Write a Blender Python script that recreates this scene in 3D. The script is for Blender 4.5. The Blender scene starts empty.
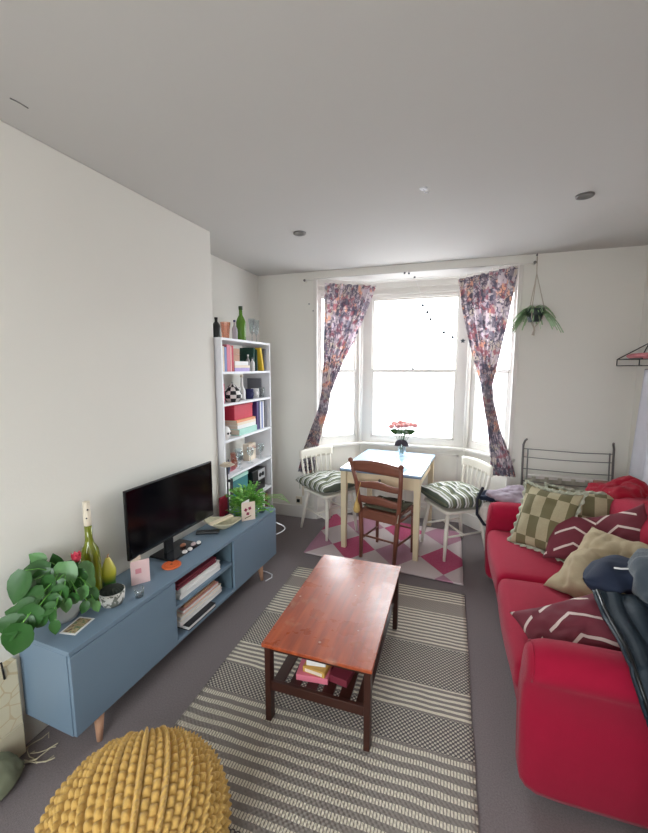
import bpy, bmesh, math, random
from mathutils import Vector, Matrix, Euler, noise
R = math.radians
rnd = random.Random(7)
S = bpy.context.scene
COL = S.collection

# ------------------------------------------------------------------ camera, world, light, exposure
cam_d = bpy.data.cameras.new('camera'); cam = bpy.data.objects.new('camera', cam_d); COL.objects.link(cam)
cam_d.sensor_fit = 'VERTICAL'; cam_d.sensor_height = 24.0
cam_d.lens = 24.0 * 390.0 / 833.0
cam.location = (0, 0, 1.62)
cam.rotation_euler = (R(90 - 7.233), 0, R(18.035))
cam_d.clip_start = 0.02
S.camera = cam

w = bpy.data.worlds.new('daylight'); S.world = w; w.use_nodes = True
wn = w.node_tree.nodes; bg = wn['Background']
tc = wn.new('ShaderNodeTexCoord'); sep = wn.new('ShaderNodeSeparateXYZ'); rmp = wn.new('ShaderNodeValToRGB')
w.node_tree.links.new(tc.outputs['Generated'], sep.inputs[0]); w.node_tree.links.new(sep.outputs['Z'], rmp.inputs[0])
rmp.color_ramp.elements[0].position = 0.0; rmp.color_ramp.elements[0].color = (0.42, 0.43, 0.45, 1)
rmp.color_ramp.elements[1].position = 0.12; rmp.color_ramp.elements[1].color = (0.90, 0.965, 1.0, 1)
w.node_tree.links.new(rmp.outputs[0], bg.inputs[0]); bg.inputs[1].default_value = 7.5

S.view_settings.view_transform = 'Standard'; S.view_settings.look = 'None'
S.view_settings.gamma = 1.0; S.view_settings.exposure = 0.92; S.view_settings.use_curve_mapping = False

def area(name, loc, rot, sx, sy, portal=False, energy=0, color=(1, 1, 1)):
    d = bpy.data.lights.new(name, 'AREA'); d.shape = 'RECTANGLE'; d.size = sx; d.size_y = sy
    d.energy = energy; d.color = color
    if portal: d.cycles.is_portal = True
    o = bpy.data.objects.new(name, d); COL.objects.link(o); o.location = loc; o.rotation_euler = rot
    return o
# portals guide the daylight through the bay windows and the added rear window
area('portal_bay', (-0.40, 4.30, 1.60), (R(-90), 0, 0), 1.9, 1.7, True)
area('portal_rear', (-0.65, -1.62, 1.60), (R(90), 0, 0), 1.8, 1.6, True)

# ------------------------------------------------------------------ helpers
def nodes(name):
    m = bpy.data.materials.new(name); m.use_nodes = True
    n = m.node_tree.nodes; return m, n, m.node_tree.links, n['Principled BSDF']
def setp(b, **k):
    for a, v in k.items():
        b.inputs[a.replace('_', ' ')].default_value = v
def rgb(c):  # 0-255 sRGB to linear
    return tuple(((x / 255) / 12.92 if x / 255 <= 0.04045 else ((x / 255 + 0.055) / 1.055) ** 2.4) for x in c) + (1,)
def M(name, c, rough=0.6, var=0.12, scale=12, bump=0.0, bscale=None, metal=0.0, spec=0.5, sheen=0.0, coat=0.0):
    m, n, l, b = nodes(name)
    col = rgb(c)
    tc = n.new('ShaderNodeTexCoord'); nz = n.new('ShaderNodeTexNoise'); nz.inputs['Scale'].default_value = scale
    nz.inputs['Detail'].default_value = 4
    l.new(tc.outputs['Object'], nz.inputs['Vector'])
    mx = n.new('ShaderNodeMix'); mx.data_type = 'RGBA'
    mx.inputs[6].default_value = tuple(x * (1 - var) for x in col[:3]) + (1,)
    mx.inputs[7].default_value = tuple(min(1, x * (1 + var)) for x in col[:3]) + (1,)
    l.new(nz.outputs[0], mx.inputs[0]); l.new(mx.outputs[2], b.inputs['Base Color'])
    setp(b, Roughness=rough, Metallic=metal)
    b.inputs['Specular IOR Level'].default_value = spec
    b.inputs['Sheen Weight'].default_value = sheen; b.inputs['Coat Weight'].default_value = coat
    if bump:
        n2 = n.new('ShaderNodeTexNoise'); n2.inputs['Scale'].default_value = bscale or scale * 10; n2.inputs['Detail'].default_value = 3
        l.new(tc.outputs['Object'], n2.inputs['Vector'])
        bp = n.new('ShaderNodeBump'); bp.inputs['Strength'].default_value = bump; bp.inputs['Distance'].default_value = 0.01
        l.new(n2.outputs[0], bp.inputs['Height']); l.new(bp.outputs[0], b.inputs['Normal'])
    return m
class NG:  # small node-graph writer
    def __init__(s, name): s.m, s.n, s.l, s.b = nodes(name); s.tc = s.n.new('ShaderNodeTexCoord')
    def node(s, t, **k):
        q = s.n.new(t)
        for a, v in k.items(): setattr(q, a, v)
        return q
    def put(s, inp, v):
        if hasattr(v, 'is_output'): s.l.new(v, inp)
        else: inp.default_value = v
    def math(s, op, a, b=0.0, c=0.0):
        q = s.node('ShaderNodeMath', operation=op); s.put(q.inputs[0], a); s.put(q.inputs[1], b); s.put(q.inputs[2], c)
        return q.outputs[0]
    def mix(s, f, a, b):
        q = s.node('ShaderNodeMix', data_type='RGBA'); s.put(q.inputs[0], f); s.put(q.inputs[6], a); s.put(q.inputs[7], b)
        return q.outputs[2]
    def xyz(s, src='Object'):
        q = s.node('ShaderNodeSeparateXYZ'); s.l.new(s.tc.outputs[src], q.inputs[0]); return q.outputs
    def noise(s, sc, det=3, vec=None):
        q = s.node('ShaderNodeTexNoise'); q.inputs['Scale'].default_value = sc; q.inputs['Detail'].default_value = det
        s.l.new(vec or s.tc.outputs['Object'], q.inputs['Vector']); return q.outputs[0]
    def voro(s, sc, vec=None, feat='F1'):
        q = s.node('ShaderNodeTexVoronoi', feature=feat); q.inputs['Scale'].default_value = sc
        s.l.new(vec or s.tc.outputs['Object'], q.inputs['Vector']); return q
    def ramp(s, f, stops, const=False):
        q = s.node('ShaderNodeValToRGB'); cr = q.color_ramp; cr.interpolation = 'CONSTANT' if const else 'LINEAR'
        while len(cr.elements) < len(stops): cr.elements.new(0.5)
        for e, (p, c) in zip(cr.elements, stops): e.position = p; e.color = c
        s.l.new(f, q.inputs[0]); return q.outputs[0]
    def bump(s, hgt, st=0.3, dist=0.01):
        q = s.node('ShaderNodeBump'); q.inputs['Strength'].default_value = st; q.inputs['Distance'].default_value = dist
        s.l.new(hgt, q.inputs['Height']); s.l.new(q.outputs[0], s.b.inputs['Normal'])
    def col(s, c, rough=0.8): s.put(s.b.inputs['Base Color'], c); s.b.inputs['Roughness'].default_value = rough; return s.m

def glassy(name, tint=(1, 1, 1), fac=0.08, rough=0.02):
    m, n, l, b = nodes(name); n.remove(b)
    t = n.new('ShaderNodeBsdfTransparent'); t.inputs[0].default_value = tint + (1,)
    g = n.new('ShaderNodeBsdfGlossy'); g.inputs['Roughness'].default_value = rough
    lw = n.new('ShaderNodeLayerWeight'); lw.inputs[0].default_value = 0.25
    ma = n.new('ShaderNodeMath'); ma.operation = 'MULTIPLY_ADD'; l.new(lw.outputs['Facing'], ma.inputs[0]); ma.inputs[1].default_value = 0.3; ma.inputs[2].default_value = fac
    mx = n.new('ShaderNodeMixShader'); l.new(ma.outputs[0], mx.inputs[0]); l.new(t.outputs[0], mx.inputs[1]); l.new(g.outputs[0], mx.inputs[2])
    l.new(mx.outputs[0], n['Material Output'].inputs[0]); return m

class MB:
    def __init__(s): s.bm = bmesh.new()
    def box(s, c, d, rot=None, taper=1.0):
        vs = []
        for z in (-1, 1):
            k = taper if z > 0 else 1.0
            for x, y in ((-1, -1), (1, -1), (1, 1), (-1, 1)):
                p = Vector((x * d[0] / 2 * k, y * d[1] / 2 * k, z * d[2] / 2))
                if rot: p = rot @ p
                vs.append(s.bm.verts.new(p + Vector(c)))
        for f in ((0, 3, 2, 1), (4, 5, 6, 7), (0, 1, 5, 4), (1, 2, 6, 5), (2, 3, 7, 6), (3, 0, 4, 7)):
            s.bm.faces.new([vs[i] for i in f])
        return s
    def span(s, a, b): return s.box([(a[i] + b[i]) / 2 for i in range(3)], [abs(b[i] - a[i]) for i in range(3)])
    def tube(s, pts, r, n=8, cap=True, flat=1.0):
        pts = [Vector(p) for p in pts]; k = len(pts)
        rs = r if isinstance(r, (list, tuple)) else [r] * k
        rings = []; t0 = (pts[1] - pts[0]).normalized()
        up = Vector((0, 0, 1)) if abs(t0.z) < 0.95 else Vector((0, 1, 0))
        a = t0.cross(up).normalized()
        for i, p in enumerate(pts):
            t = (pts[min(i + 1, k - 1)] - pts[max(i - 1, 0)]).normalized()
            a = (a - t * a.dot(t))
            a = a.normalized() if a.length > 1e-6 else t.orthogonal().normalized()
            b = t.cross(a)
            rings.append([s.bm.verts.new(p + (a * math.cos(2 * math.pi * j / n) + b * math.sin(2 * math.pi * j / n) * flat) * rs[i]) for j in range(n)])
        for i in range(k - 1):
            for j in range(n):
                s.bm.faces.new((rings[i][j], rings[i][(j + 1) % n], rings[i + 1][(j + 1) % n], rings[i + 1][j]))
        if cap:
            s.bm.faces.new(rings[0][::-1]); s.bm.faces.new(rings[-1])
        return s
    def cyl(s, p0, p1, r0, r1=None, n=16): return s.tube([p0, p1], [r0, r0 if r1 is None else r1], n)
    def lathe(s, prof, c=(0, 0, 0), n=24, sx=1, sy=1):
        rings = []
        for r, z in prof:
            if r < 1e-5: rings.append([s.bm.verts.new((c[0], c[1], c[2] + z))])
            else: rings.append([s.bm.verts.new((c[0] + sx * r * math.cos(2 * math.pi * j / n), c[1] + sy * r * math.sin(2 * math.pi * j / n), c[2] + z)) for j in range(n)])
        for a, b in zip(rings, rings[1:]):
            for j in range(n):
                q = [a[0]] if len(a) == 1 else [a[j], a[(j + 1) % n]]
                q += [b[0]] if len(b) == 1 else [b[(j + 1) % n], b[j]]
                if len(q) > 2: s.bm.faces.new(q)
        if len(rings[0]) > 1: s.bm.faces.new(rings[0][::-1])
        if len(rings[-1]) > 1 : s.bm.faces.new(rings[-1])
        return s
    def ball(s, c, r, n=12, sz=1.0):
        return s.lathe([(r * math.sin(math.pi * i / n), -r * sz * math.cos(math.pi * i / n)) for i in range(n + 1)], c, n * 2)
    def prism(s, pts, axis, a, b):  # pts 2-D outline, extruded along axis 0/1/2 from a to b
        def mk(p, t):
            q = list(p); q.insert(axis, t); return s.bm.verts.new(q)
        A = [mk(p, a) for p in pts]; B = [mk(p, b) for p in pts]; n = len(pts)
        s.bm.faces.new(A[::-1]); s.bm.faces.new(B)
        for i in range(n): s.bm.faces.new((A[i], A[(i + 1) % n], B[(i + 1) % n], B[i]))
        return s
    def grid(s, fn, nu, nv, cu=False, cv=False):
        V = [[s.bm.verts.new(fn(i / (nu if cu else nu - 1), j / (nv if cv else nv - 1))) for j in range(nv)] for i in range(nu)]
        for i in range(nu if cu else nu - 1):
            for j in range(nv if cv else nv - 1):
                s.bm.faces.new((V[i][j], V[(i + 1) % nu][j], V[(i + 1) % nu][(j + 1) % nv], V[i][(j + 1) % nv]))
        return s
    def leaf(s, base, d, nrm, L, W, heart=0.25, bend=0.25, n=5):
        d = Vector(d).normalized(); nrm = Vector(nrm); nrm = (nrm - d * nrm.dot(d)).normalized(); side = d.cross(nrm)
        base = Vector(base); rows = []
        for i in range(n + 1):
            t = i / n; wd = W * (math.sin(math.pi * min(1, t * 0.86 + 0.14)) ** 0.8) * (1 - heart * t)
            if i == n: wd = 0.001
            c = base + d * (L * t) - nrm * (bend * L * t * t)
            rows.append([s.bm.verts.new(c + side * wd * k + nrm * (abs(k) * 0.18 * wd)) for k in (-1, -0.5, 0, 0.5, 1)])
        for a, b in zip(rows, rows[1:]):
            for j in range(4): s.bm.faces.new((a[j], a[j + 1], b[j + 1], b[j]))
        return s
    def build(s, name, mat, parent=None, smooth=False, bevel=0.0, seg=2, subd=0, solid=0.0, loc=None, angle=40):
        bmesh.ops.recalc_face_normals(s.bm, faces=s.bm.faces)
        me = bpy.data.meshes.new(name); s.bm.to_mesh(me); s.bm.free()
        if mat: me.materials.append(mat)
        o = bpy.data.objects.new(name, me); COL.objects.link(o)
        if parent: o.parent = parent
        if loc: o.location = loc
        if smooth:
            for p in me.polygons: p.use_smooth = True
        if solid:
            q = o.modifiers.new('solid', 'SOLIDIFY'); q.thickness = solid; q.offset = 0
        if bevel:
            q = o.modifiers.new('bevel', 'BEVEL'); q.width = bevel; q.segments = seg; q.limit_method = 'ANGLE'; q.angle_limit = R(angle); q.harden_normals = False
            if smooth is False:
                for p in me.polygons: p.use_smooth = False
        if subd:
            q = o.modifiers.new('subd', 'SUBSURF'); q.levels = subd; q.render_levels = subd
        return o
def tag(o, label=None, cat=None, group=None, kind=None):
    if label: o['label'] = label
    if cat: o['category'] = cat
    if group: o['group'] = group
    if kind: o['kind'] = kind
    return o
def thing(name, label, cat, loc=(0, 0, 0), rz=0.0, group=None):
    o = bpy.data.objects.new(name, None); COL.objects.link(o); o.location = loc; o.rotation_euler = (0, 0, rz)
    o.empty_display_size = 0.05
    return tag(o, label, cat, group)
def struct(o): o['kind'] = 'structure'; return o
def dup(o, parent=None):
    c = o.copy(); COL.objects.link(c)
    if parent: c.parent = parent
    for ch in list(o.children): dup(ch, c)
    return c
def orient(o, loc, xdir, nrm):
    z = Vector(nrm).normalized(); x = Vector(xdir); x = (x - z * x.dot(z)).normalized(); y = z.cross(x)
    m = Matrix((x, y, z)).transposed().to_4x4(); m.translation = Vector(loc); o.matrix_world = m
    return o

# ------------------------------------------------------------------ materials
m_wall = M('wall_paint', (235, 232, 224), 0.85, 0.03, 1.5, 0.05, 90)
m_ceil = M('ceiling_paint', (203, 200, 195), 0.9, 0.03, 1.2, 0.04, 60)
m_trim = M('gloss_trim', (228, 224, 218), 0.45, 0.03, 4)
m_white = M('white_laminate', (236, 236, 240), 0.5, 0.02, 5)
m_carpet = M('carpet', (142, 132, 133), 0.97, 0.30, 160, 0.8, 420, spec=0.1)
m_glass = glassy('window_glass', (1, 1, 1), 0.02)
m_clear = glassy('clear_glass', (0.90, 0.94, 0.95), 0.12)
m_green = glassy('green_glass', (0.35, 0.62, 0.18), 0.10)
m_peach = glassy('peach_glass', (0.98, 0.72, 0.62), 0.15)
m_blue = M('stand_blue_grey', (114, 134, 152), 0.42, 0.03, 3)
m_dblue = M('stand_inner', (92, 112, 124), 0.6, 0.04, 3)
m_black = M('black_plastic', (14, 15, 18), 0.35, 0.1, 6)
m_screen = M('screen', (5, 7, 12), 0.12, 0.05, 2)
m_lwood = M('light_wood', (205, 158, 128), 0.5, 0.12, 10)
m_pine = M('pine_painted_wood', (222, 205, 172), 0.5, 0.07, 8)
m_bwood = M('brown_stained_wood', (128, 78, 62), 0.38, 0.2, 18)
m_dwood = M('dark_teak', (58, 28, 20), 0.4, 0.2, 14)
m_sofa = M('crimson_sofa_fabric', (160, 18, 52), 0.9, 0.08, 30, 0.25, 600, sheen=0.10, spec=0.2)
m_throw = M('red_throw_fabric', (150, 16, 40), 0.95, 0.12, 20, 0.4, 300, sheen=0.1, spec=0.2)
m_beige = M('beige_linen', (178, 162, 134), 0.9, 0.08, 25, 0.3, 400, spec=0.2)
m_navy = M('navy_cloth', (38, 46, 66), 0.8, 0.15, 20, 0.3, 250, spec=0.3)
m_teal = M('dark_teal_shell', (22, 38, 50), 0.6, 0.2, 10, 0.2, 60)
m_greyb = M('slate_fleece', (72, 82, 92), 0.95, 0.12, 20, 0.4, 300, sheen=0.3)
m_lilac = M('lilac_grey_cloth', (168, 154, 166), 0.9, 0.12, 14, 0.3, 250)
m_leaf = M('leaf_green', (44, 88, 36), 0.42, 0.35, 14)
m_leaf2 = M('light_leaf_green', (96, 160, 62), 0.5, 0.35, 30)
m_leaf3 = M('spider_leaf', (160, 190, 146), 0.55, 0.3, 20)
m_metal = M('brushed_grey_metal', (130, 128, 126), 0.35, 0.08, 20, metal=0.7)
m_cream = M('cream_ceramic', (222, 210, 190), 0.5, 0.06, 8)
m_yarn = M('mustard_yarn', (198, 160, 90), 0.92, 0.16, 26, 0.35, 350, sheen=0.2, spec=0.15)
m_soil = M('soil', (40, 30, 24), 0.95, 0.3, 60)
def flat(name, c, rough=0.6, var=0.06, scale=20): return M(name, c, rough, var, scale)
BK = {k: flat('cover_' + k, c) for k, c in dict(white=(232, 230, 228), blue=(120, 136, 190), pink=(222, 120, 140), red=(196, 40, 66), lilac=(176, 160, 214),
      green=(30, 74, 62), yellow=(222, 184, 40), navy=(38, 40, 92), orange=(232, 160, 116), mint=(168, 212, 200), purple=(70, 44, 110), cream=(232, 216, 196),
      grey=(120, 120, 128), maroon=(120, 40, 56), teal=(50, 120, 124), palepink=(232, 176, 172), black=(26, 26, 32), tan=(186, 140, 112)).items()}

# striped flat-weave rug
g = NG('striped_rug'); X, Y, Z = g.xyz()
wob = g.noise(6.0); Yw = g.math('ADD', Y, g.math('MULTIPLY', g.math('SUBTRACT', wob, 0.5), 0.02))
sx = g.math('SINE', g.math('MULTIPLY', X, 300.0)); sy = g.math('SINE', g.math('MULTIPLY', Y, 300.0))
weave = g.math('GREATER_THAN', g.math('MULTIPLY', sx, sy), 0.10)
fine = g.math('SINE', g.math('MULTIPLY', X, 520.0))
grey = rgb((138, 130, 124)); lt = rgb((222, 214, 196)); dk = rgb((96, 90, 90))
c_weave = g.mix(weave, dk, rgb((196, 188, 174)))
st1 = g.math('GREATER_THAN', g.math('SINE', g.math('MULTIPLY', Yw, 2 * math.pi / 0.048)), 0.05)
st2 = g.math('GREATER_THAN', g.math('SINE', g.math('MULTIPLY', Yw, 2 * math.pi / 0.030)), 0.1)
knot = g.math('GREATER_THAN', fine, -0.55)
c_st1 = g.mix(g.math('MULTIPLY', st1, knot), grey, lt)
c_st2 = g.mix(st2, grey, lt)
def band(a, b): return g.math('MULTIPLY', g.math('GREATER_THAN', Y, a), g.math('LESS_THAN', Y, b))
def anyof(L):
    o = band(*L[0])
    for q in L[1:]: o = g.math('MAXIMUM', o, band(*q))
    return o
wv = anyof([(1.525, 1.70), (1.87, 2.17), (0.2, 1.02)]); s2 = anyof([(1.70, 1.87), (2.17, 2.50), (2.64, 3.0)]); pl = band(2.50, 2.64)
cc = g.mix(s2, c_st1, c_st2); cc = g.mix(wv, cc, c_weave); cc = g.mix(pl, cc, g.mix(weave, rgb((146, 136, 128)), rgb((160, 150, 140))))
hm = g.math('ADD', g.math('MULTIPLY', sx, sy), g.math('MULTIPLY', g.noise(200.0), 1.0))
g.bump(hm, 0.5, 0.004)
m_rug = g.col(cc, 0.95)
# harlequin rug
g = NG('harlequin_rug'); X, Y, Z = g.xyz()
u = g.math('ADD', g.math('DIVIDE', X, 0.39), g.math('DIVIDE', Y, 0.50)); v = g.math('SUBTRACT', g.math('DIVIDE', X, 0.39), g.math('DIVIDE', Y, 0.50))
fu = g.math('FLOOR', u); fv = g.math('FLOOR', v)
chk = g.math('ABSOLUTE', g.math('MODULO', g.math('ADD', fu, fv), 2.0)); par = g.math('ABSOLUTE', g.math('MODULO', fu, 2.0))
cc = g.mix(chk, rgb((206, 192, 192)), g.mix(par, rgb((184, 36, 100)), rgb((172, 116, 140))))
cc = g.mix(g.math('MULTIPLY', g.noise(60.0), 0.25), cc, rgb((220, 200, 200)))
g.bump(g.noise(300.0), 0.3, 0.003); m_rug2 = g.col(cc, 0.95)
# floral curtain
g = NG('floral_curtain')
v1 = g.voro(13.0); v2 = g.voro(34.0)
sepc = g.node('ShaderNodeSeparateColor'); g.l.new(v1.outputs['Color'], sepc.inputs[0])
base = g.ramp(sepc.outputs[0], [(0.0, rgb((226, 216, 222))), (0.26, rgb((238, 204, 186))), (0.46, rgb((178, 174, 184))), (0.62, rgb((226, 218, 210))), (0.84, rgb((204, 162, 168)))], True)
sep2 = g.node('ShaderNodeSeparateColor'); g.l.new(v2.outputs['Color'], sep2.inputs[0])
small = g.ramp(sep2.outputs[1], [(0.0, rgb((138, 136, 150))), (0.2, rgb((230, 222, 224))), (0.6, rgb((184, 176, 184))), (0.88, rgb((182, 138, 148)))], True)
msk = g.math('GREATER_THAN', g.noise(18.0, 2), 0.47)
cc = g.mix(msk, base, small)
edge = g.math('LESS_THAN', g.voro(24.0, None, 'DISTANCE_TO_EDGE').outputs['Distance'], 0.06)
cc = g.mix(g.math('MULTIPLY', edge, g.math('GREATER_THAN', g.noise(7.0), 0.5)), cc, rgb((134, 128, 144)))
g.col(cc, 0.9)
tr = g.node('ShaderNodeBsdfTranslucent'); g.l.new(cc, tr.inputs[0])
mxs = g.node('ShaderNodeMixShader'); mxs.inputs[0].default_value = 0.5
g.l.new(g.b.outputs[0], mxs.inputs[1]); g.l.new(tr.outputs[0], mxs.inputs[2]); g.l.new(mxs.outputs[0], g.n['Material Output'].inputs[0])
m_curtain = g.m
# striped seat cushion
g = NG('olive_striped_cushion'); X, Y, Z = g.xyz()
t = g.math('FRACT', g.math('MULTIPLY', Y, 13.0))
cc = g.ramp(t, [(0.0, rgb((112, 116, 92))), (0.30, rgb((206, 208, 204))), (0.42, rgb((150, 152, 136))), (0.60, rgb((222, 222, 220))), (0.78, rgb((88, 96, 84)))], True)
g.bump(g.noise(150.0), 0.3, 0.004); m_stripe = g.col(cc, 0.9)
# olive patchwork
g = NG('olive_patchwork'); X, Y, Z = g.xyz()
fy = g.math('FLOOR', g.math('DIVIDE', Y, 0.135)); fx = g.math('FLOOR', g.math('ADD', g.math('DIVIDE', X, 0.066), g.math('MULTIPLY', fy, 1.0)))
k = g.math('ABSOLUTE', g.math('MODULO', fx, 2.0))
cc = g.mix(k, rgb((106, 98, 68)), rgb((176, 164, 134)))
cc = g.mix(g.math('MULTIPLY', g.noise(90.0), 0.35), cc, rgb((110, 104, 78)))
g.bump(g.noise(200.0), 0.3, 0.004); m_patch = g.col(cc, 0.92)
m_frill = M('pale_frill', (178, 178, 160), 0.9, 0.3, 40)
# maroon with white dashes
g = NG('maroon_dashes'); X, Y, Z = g.xyz()
ax = g.math('ABSOLUTE', X)
t = g.math('FRACT', g.math('ADD', g.math('MULTIPLY', Y, 10.5), g.math('MULTIPLY', ax, 5.5)))
ln = g.math('LESS_THAN', g.math('ABSOLUTE', g.math('SUBTRACT', t, 0.5)), 0.07)
gap = g.math('LESS_THAN', g.math('FRACT', g.math('ADD', g.math('MULTIPLY', ax, 5.5), 0.25)), 0.80)
cc = g.mix(g.math('MULTIPLY', ln, gap), rgb((110, 44, 56)), rgb((214, 196, 188)))
g.bump(g.noise(200.0), 0.3, 0.004); m_maroon = g.col(cc, 0.9)
# teak coffee-table top
g = NG('teak_top')
mp = g.node('ShaderNodeMapping'); mp.inputs['Scale'].default_value = (14, 1.3, 10); g.l.new(g.tc.outputs['Object'], mp.inputs[0])
gr = g.noise(3.0, 6, mp.outputs[0])
cc = g.ramp(gr, [(0.25, rgb((132, 58, 36))), (0.55, rgb((168, 78, 44))), (0.8, rgb((184, 96, 58)))])
wear = g.ramp(g.noise(7.0, 8), [(0.60, (0, 0, 0, 1)), (0.74, (1, 1, 1, 1))])
wsc = g.node('ShaderNodeSeparateColor'); g.l.new(wear, wsc.inputs[0])
cc = g.mix(g.math('MULTIPLY', wsc.outputs[0], 0.45), cc, rgb((206, 172, 150)))
sp = g.math('LESS_THAN', g.voro(9.0).outputs['Distance'], 0.055)
cc = g.mix(g.math('MULTIPLY', sp, 0.6), cc, rgb((226, 206, 190)))
m_teak = g.col(cc, 0.36); g.b.inputs['Coat Weight'].default_value = .25; g.b.inputs['Coat Roughness'].default_value = .25; g.put(g.b.inputs['Roughness'], g.math('MULTIPLY_ADD', g.noise(9.0, 5), 0.25, 0.16))
# checked vase, patterned pot
g = NG('black_white_check')
X, Y, Z = g.xyz(); ang = g.math('ARCTAN2', Y, X)
q = g.math('ABSOLUTE', g.math('MODULO', g.math('ADD', g.math('FLOOR', g.math('MULTIPLY', ang, 1.6)), g.math('FLOOR', g.math('MULTIPLY', Z, 34.0))), 2.0))
m_check = g.col(g.mix(q, rgb((16, 16, 20)), rgb((232, 228, 224))), 0.4)
g = NG('speckled_pot'); sp = g.math('GREATER_THAN', g.noise(38.0, 2), 0.56)
m_speck = g.col(g.mix(sp, rgb((214, 212, 206)), rgb((120, 122, 112))), 0.5)

# ------------------------------------------------------------------ room shell
XL, XA, XR, YB, YN, HC = -1.68, -1.965, 1.42, 3.80, -1.5, 2.56
SI = 0.80
def pl(name, a, b, mat): return struct(MB().span(a, b).build(name, mat))
struct(MB().span((XA - .1, YN - .1, -.1), (XR + .1, 4.4, 0)).build('floor', m_carpet))
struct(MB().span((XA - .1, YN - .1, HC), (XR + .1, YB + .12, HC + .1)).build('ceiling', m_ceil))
struct(MB().prism([(XA, YN), (XL - .075, YN), (XL + .035, 2.48), (XA, 2.48)], 2, 0, HC).build('wall_left', m_wall, bevel=0.006))
pl('wall_left', (XA - .1, YN, 0), (XA, YB + .1, HC), m_wall)
pl('wall_right', (XR, YN, 0), (XR + .1, YB + .1, HC), m_wall)
A, B, C_, D = Vector((-1.34, YB)), Vector((-0.94, 4.18)), Vector((0.16, 4.18)), Vector((0.54, YB))
pl('wall_back', (XA, YB, 0), (A.x, YB + .1, HC), m_wall)
pl('wall_back', (D.x, YB, 0), (XR, YB + .1, HC), m_wall)
pl('wall_right', (.52, YN, 0), (XR, .84, HC), m_wall)   # unseen block right of the camera, added to shade the sofa
# near wall with an unseen window, added behind the camera to light the room
for a, b in (((XA, YN - .1, 0), (-1.5, YN, HC)), ((.2, YN - .1, 0), (XR, YN, HC)), ((-1.5, YN - .1, 0), (.2, YN, .85)), ((-1.5, YN - .1, 2.35), (.2, YN, HC))):
    pl('wall_front', a, b, m_wall)
wf = MB()
for a, b in (((-1.5, YN - .08, .85), (-1.44, YN - .02, 2.35)), ((.14, YN - .08, .85), (.2, YN - .02, 2.35)), ((-1.44, YN - .08, .85), (.14, YN - .02, .91)), ((-1.44, YN - .08, 2.29), (.14, YN - .02, 2.35)), ((-1.44, YN - .08, 1.57), (.14, YN - .02, 1.61)), ((-.67, YN - .08, .91), (-.63, YN - .02, 2.29))): wf.span(a, b)
wf = struct(wf.build('window_4', m_trim))
MB().span((-1.44, YN - .055, .91), (.14, YN - .05, 2.29)).build('pane', m_glass, wf)
# bay: low walls, ceiling, fascia
def prism_wall(name, pts, z0, z1, mat, bevel=0): return struct(MB().prism([tuple(p) for p in pts], 2, z0, z1).build(name, mat, bevel=bevel))
out = lambda p, q: ((q - p).normalized().orthogonal())
def thick(P, Q, t):
    n = Vector((-(Q - P).y, (Q - P).x)).normalized(); return [P, Q, Q + n * t, P + n * t]
for P, Q in ((A, B), (B, C_), (C_, D)): prism_wall('wall_bay', thick(P, Q, .12), 0, SI - .03, m_wall)
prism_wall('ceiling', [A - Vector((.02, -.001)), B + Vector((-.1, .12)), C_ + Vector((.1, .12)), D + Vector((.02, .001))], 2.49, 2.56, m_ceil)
pl('trim_1', (A.x - .02, YB - .006, 2.495), (D.x + .02, YB + .02, HC), m_wall)
# window board
n1 = (B - A).normalized(); n3 = (D - C_).normalized()
off = .035
prism_wall('trim_2', [A + Vector((-.01, -.035)), A + Vector((.03, -.035)), B + Vector((.015, -.045)), C_ + Vector((-.015, -.045)), D + Vector((-.03, -.035)), D + Vector((.01, -.035)),
                      D + Vector((.09, .08)), C_ + Vector((.05, .12)), B + Vector((-.05, .12)), A + Vector((-.09, .08))], SI - .03, SI, m_trim, 0.006)
def window(idx, P, Q, j0, j1, midz=1.58, top=2.33, bot=.865):
    d = (Q - P); L = d.length; rz = math.atan2(d.y, d.x)
    y0, y1 = .02, .08
    o = MB(); 
    o.span((0, y0, SI), (j0, y1, 2.49)).span((L - j1, y0, SI), (L, y1, 2.49)).span((j0, y0, top), (L - j1, y1, 2.49)).span((j0, y0, SI), (L - j1, y1, bot))
    o.span((0, 0.0, top + .10), (L, y0, 2.49)).span((0, .006, top + .035), (L, y0, top + .06))
    w = struct(o.build('window_%d' % idx, m_trim, bevel=.004)); w.location = (P.x, P.y, 0); w.rotation_euler = (0, 0, rz)
    s1 = MB().span((j0, y0 - .008, midz - .018), (L - j1, y1 - .01, midz + .018))
    for x in (j0, L - j1 - .02): s1.span((x, y0 + .004, bot), (x + .02, y1 - .01, midz))
    s1.span((j0, y0 + .004, bot), (L - j1, y1 - .01, bot + .02)); s1.build('sash_frame', m_trim, w, bevel=.003)
    s2 = MB()
    for x in (j0, L - j1 - .014): s2.span((x, y0 + .02, midz), (x + .014, y1 + .005, top))
    s2.span((j0, y0 + .02, top - .016), (L - j1, y1 + .005, top)); s2.build('sash_frame', m_trim, w, bevel=.003)
    MB().span((j0, .05, bot), (L - j1, .054, midz)).build('pane', m_glass, w)
    MB().span((j0, .056, midz), (L - j1, .06, top)).build('pane', m_glass, w)
    MB().ball((L / 2, y0 - .012, midz + .022), .012, 6).build('sash_lock', m_metal, w)
    return w
window(1, A, B, .09, .05); window(2, B, C_, .115, .115); window(3, C_, D, .05, .09)
# vertical corner beads of the bay
struct(MB().cyl((B.x, B.y, SI), (B.x, B.y, 2.49), .022, n=10).build('trim_3', m_trim, smooth=True))
struct(MB().cyl((C_.x, C_.y, SI), (C_.x, C_.y, 2.49), .022, n=10).build('trim_4', m_trim, smooth=True))
struct(MB().span((A.x - .005, YB - .012, 0), (A.x + .03, YB + .03, 2.49)).build('trim_5', m_trim, bevel=.004))
struct(MB().span((D.x - .03, YB - .012, 0), (D.x + .005, YB + .03, 2.49)).build('trim_6', m_trim, bevel=.004))
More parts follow.
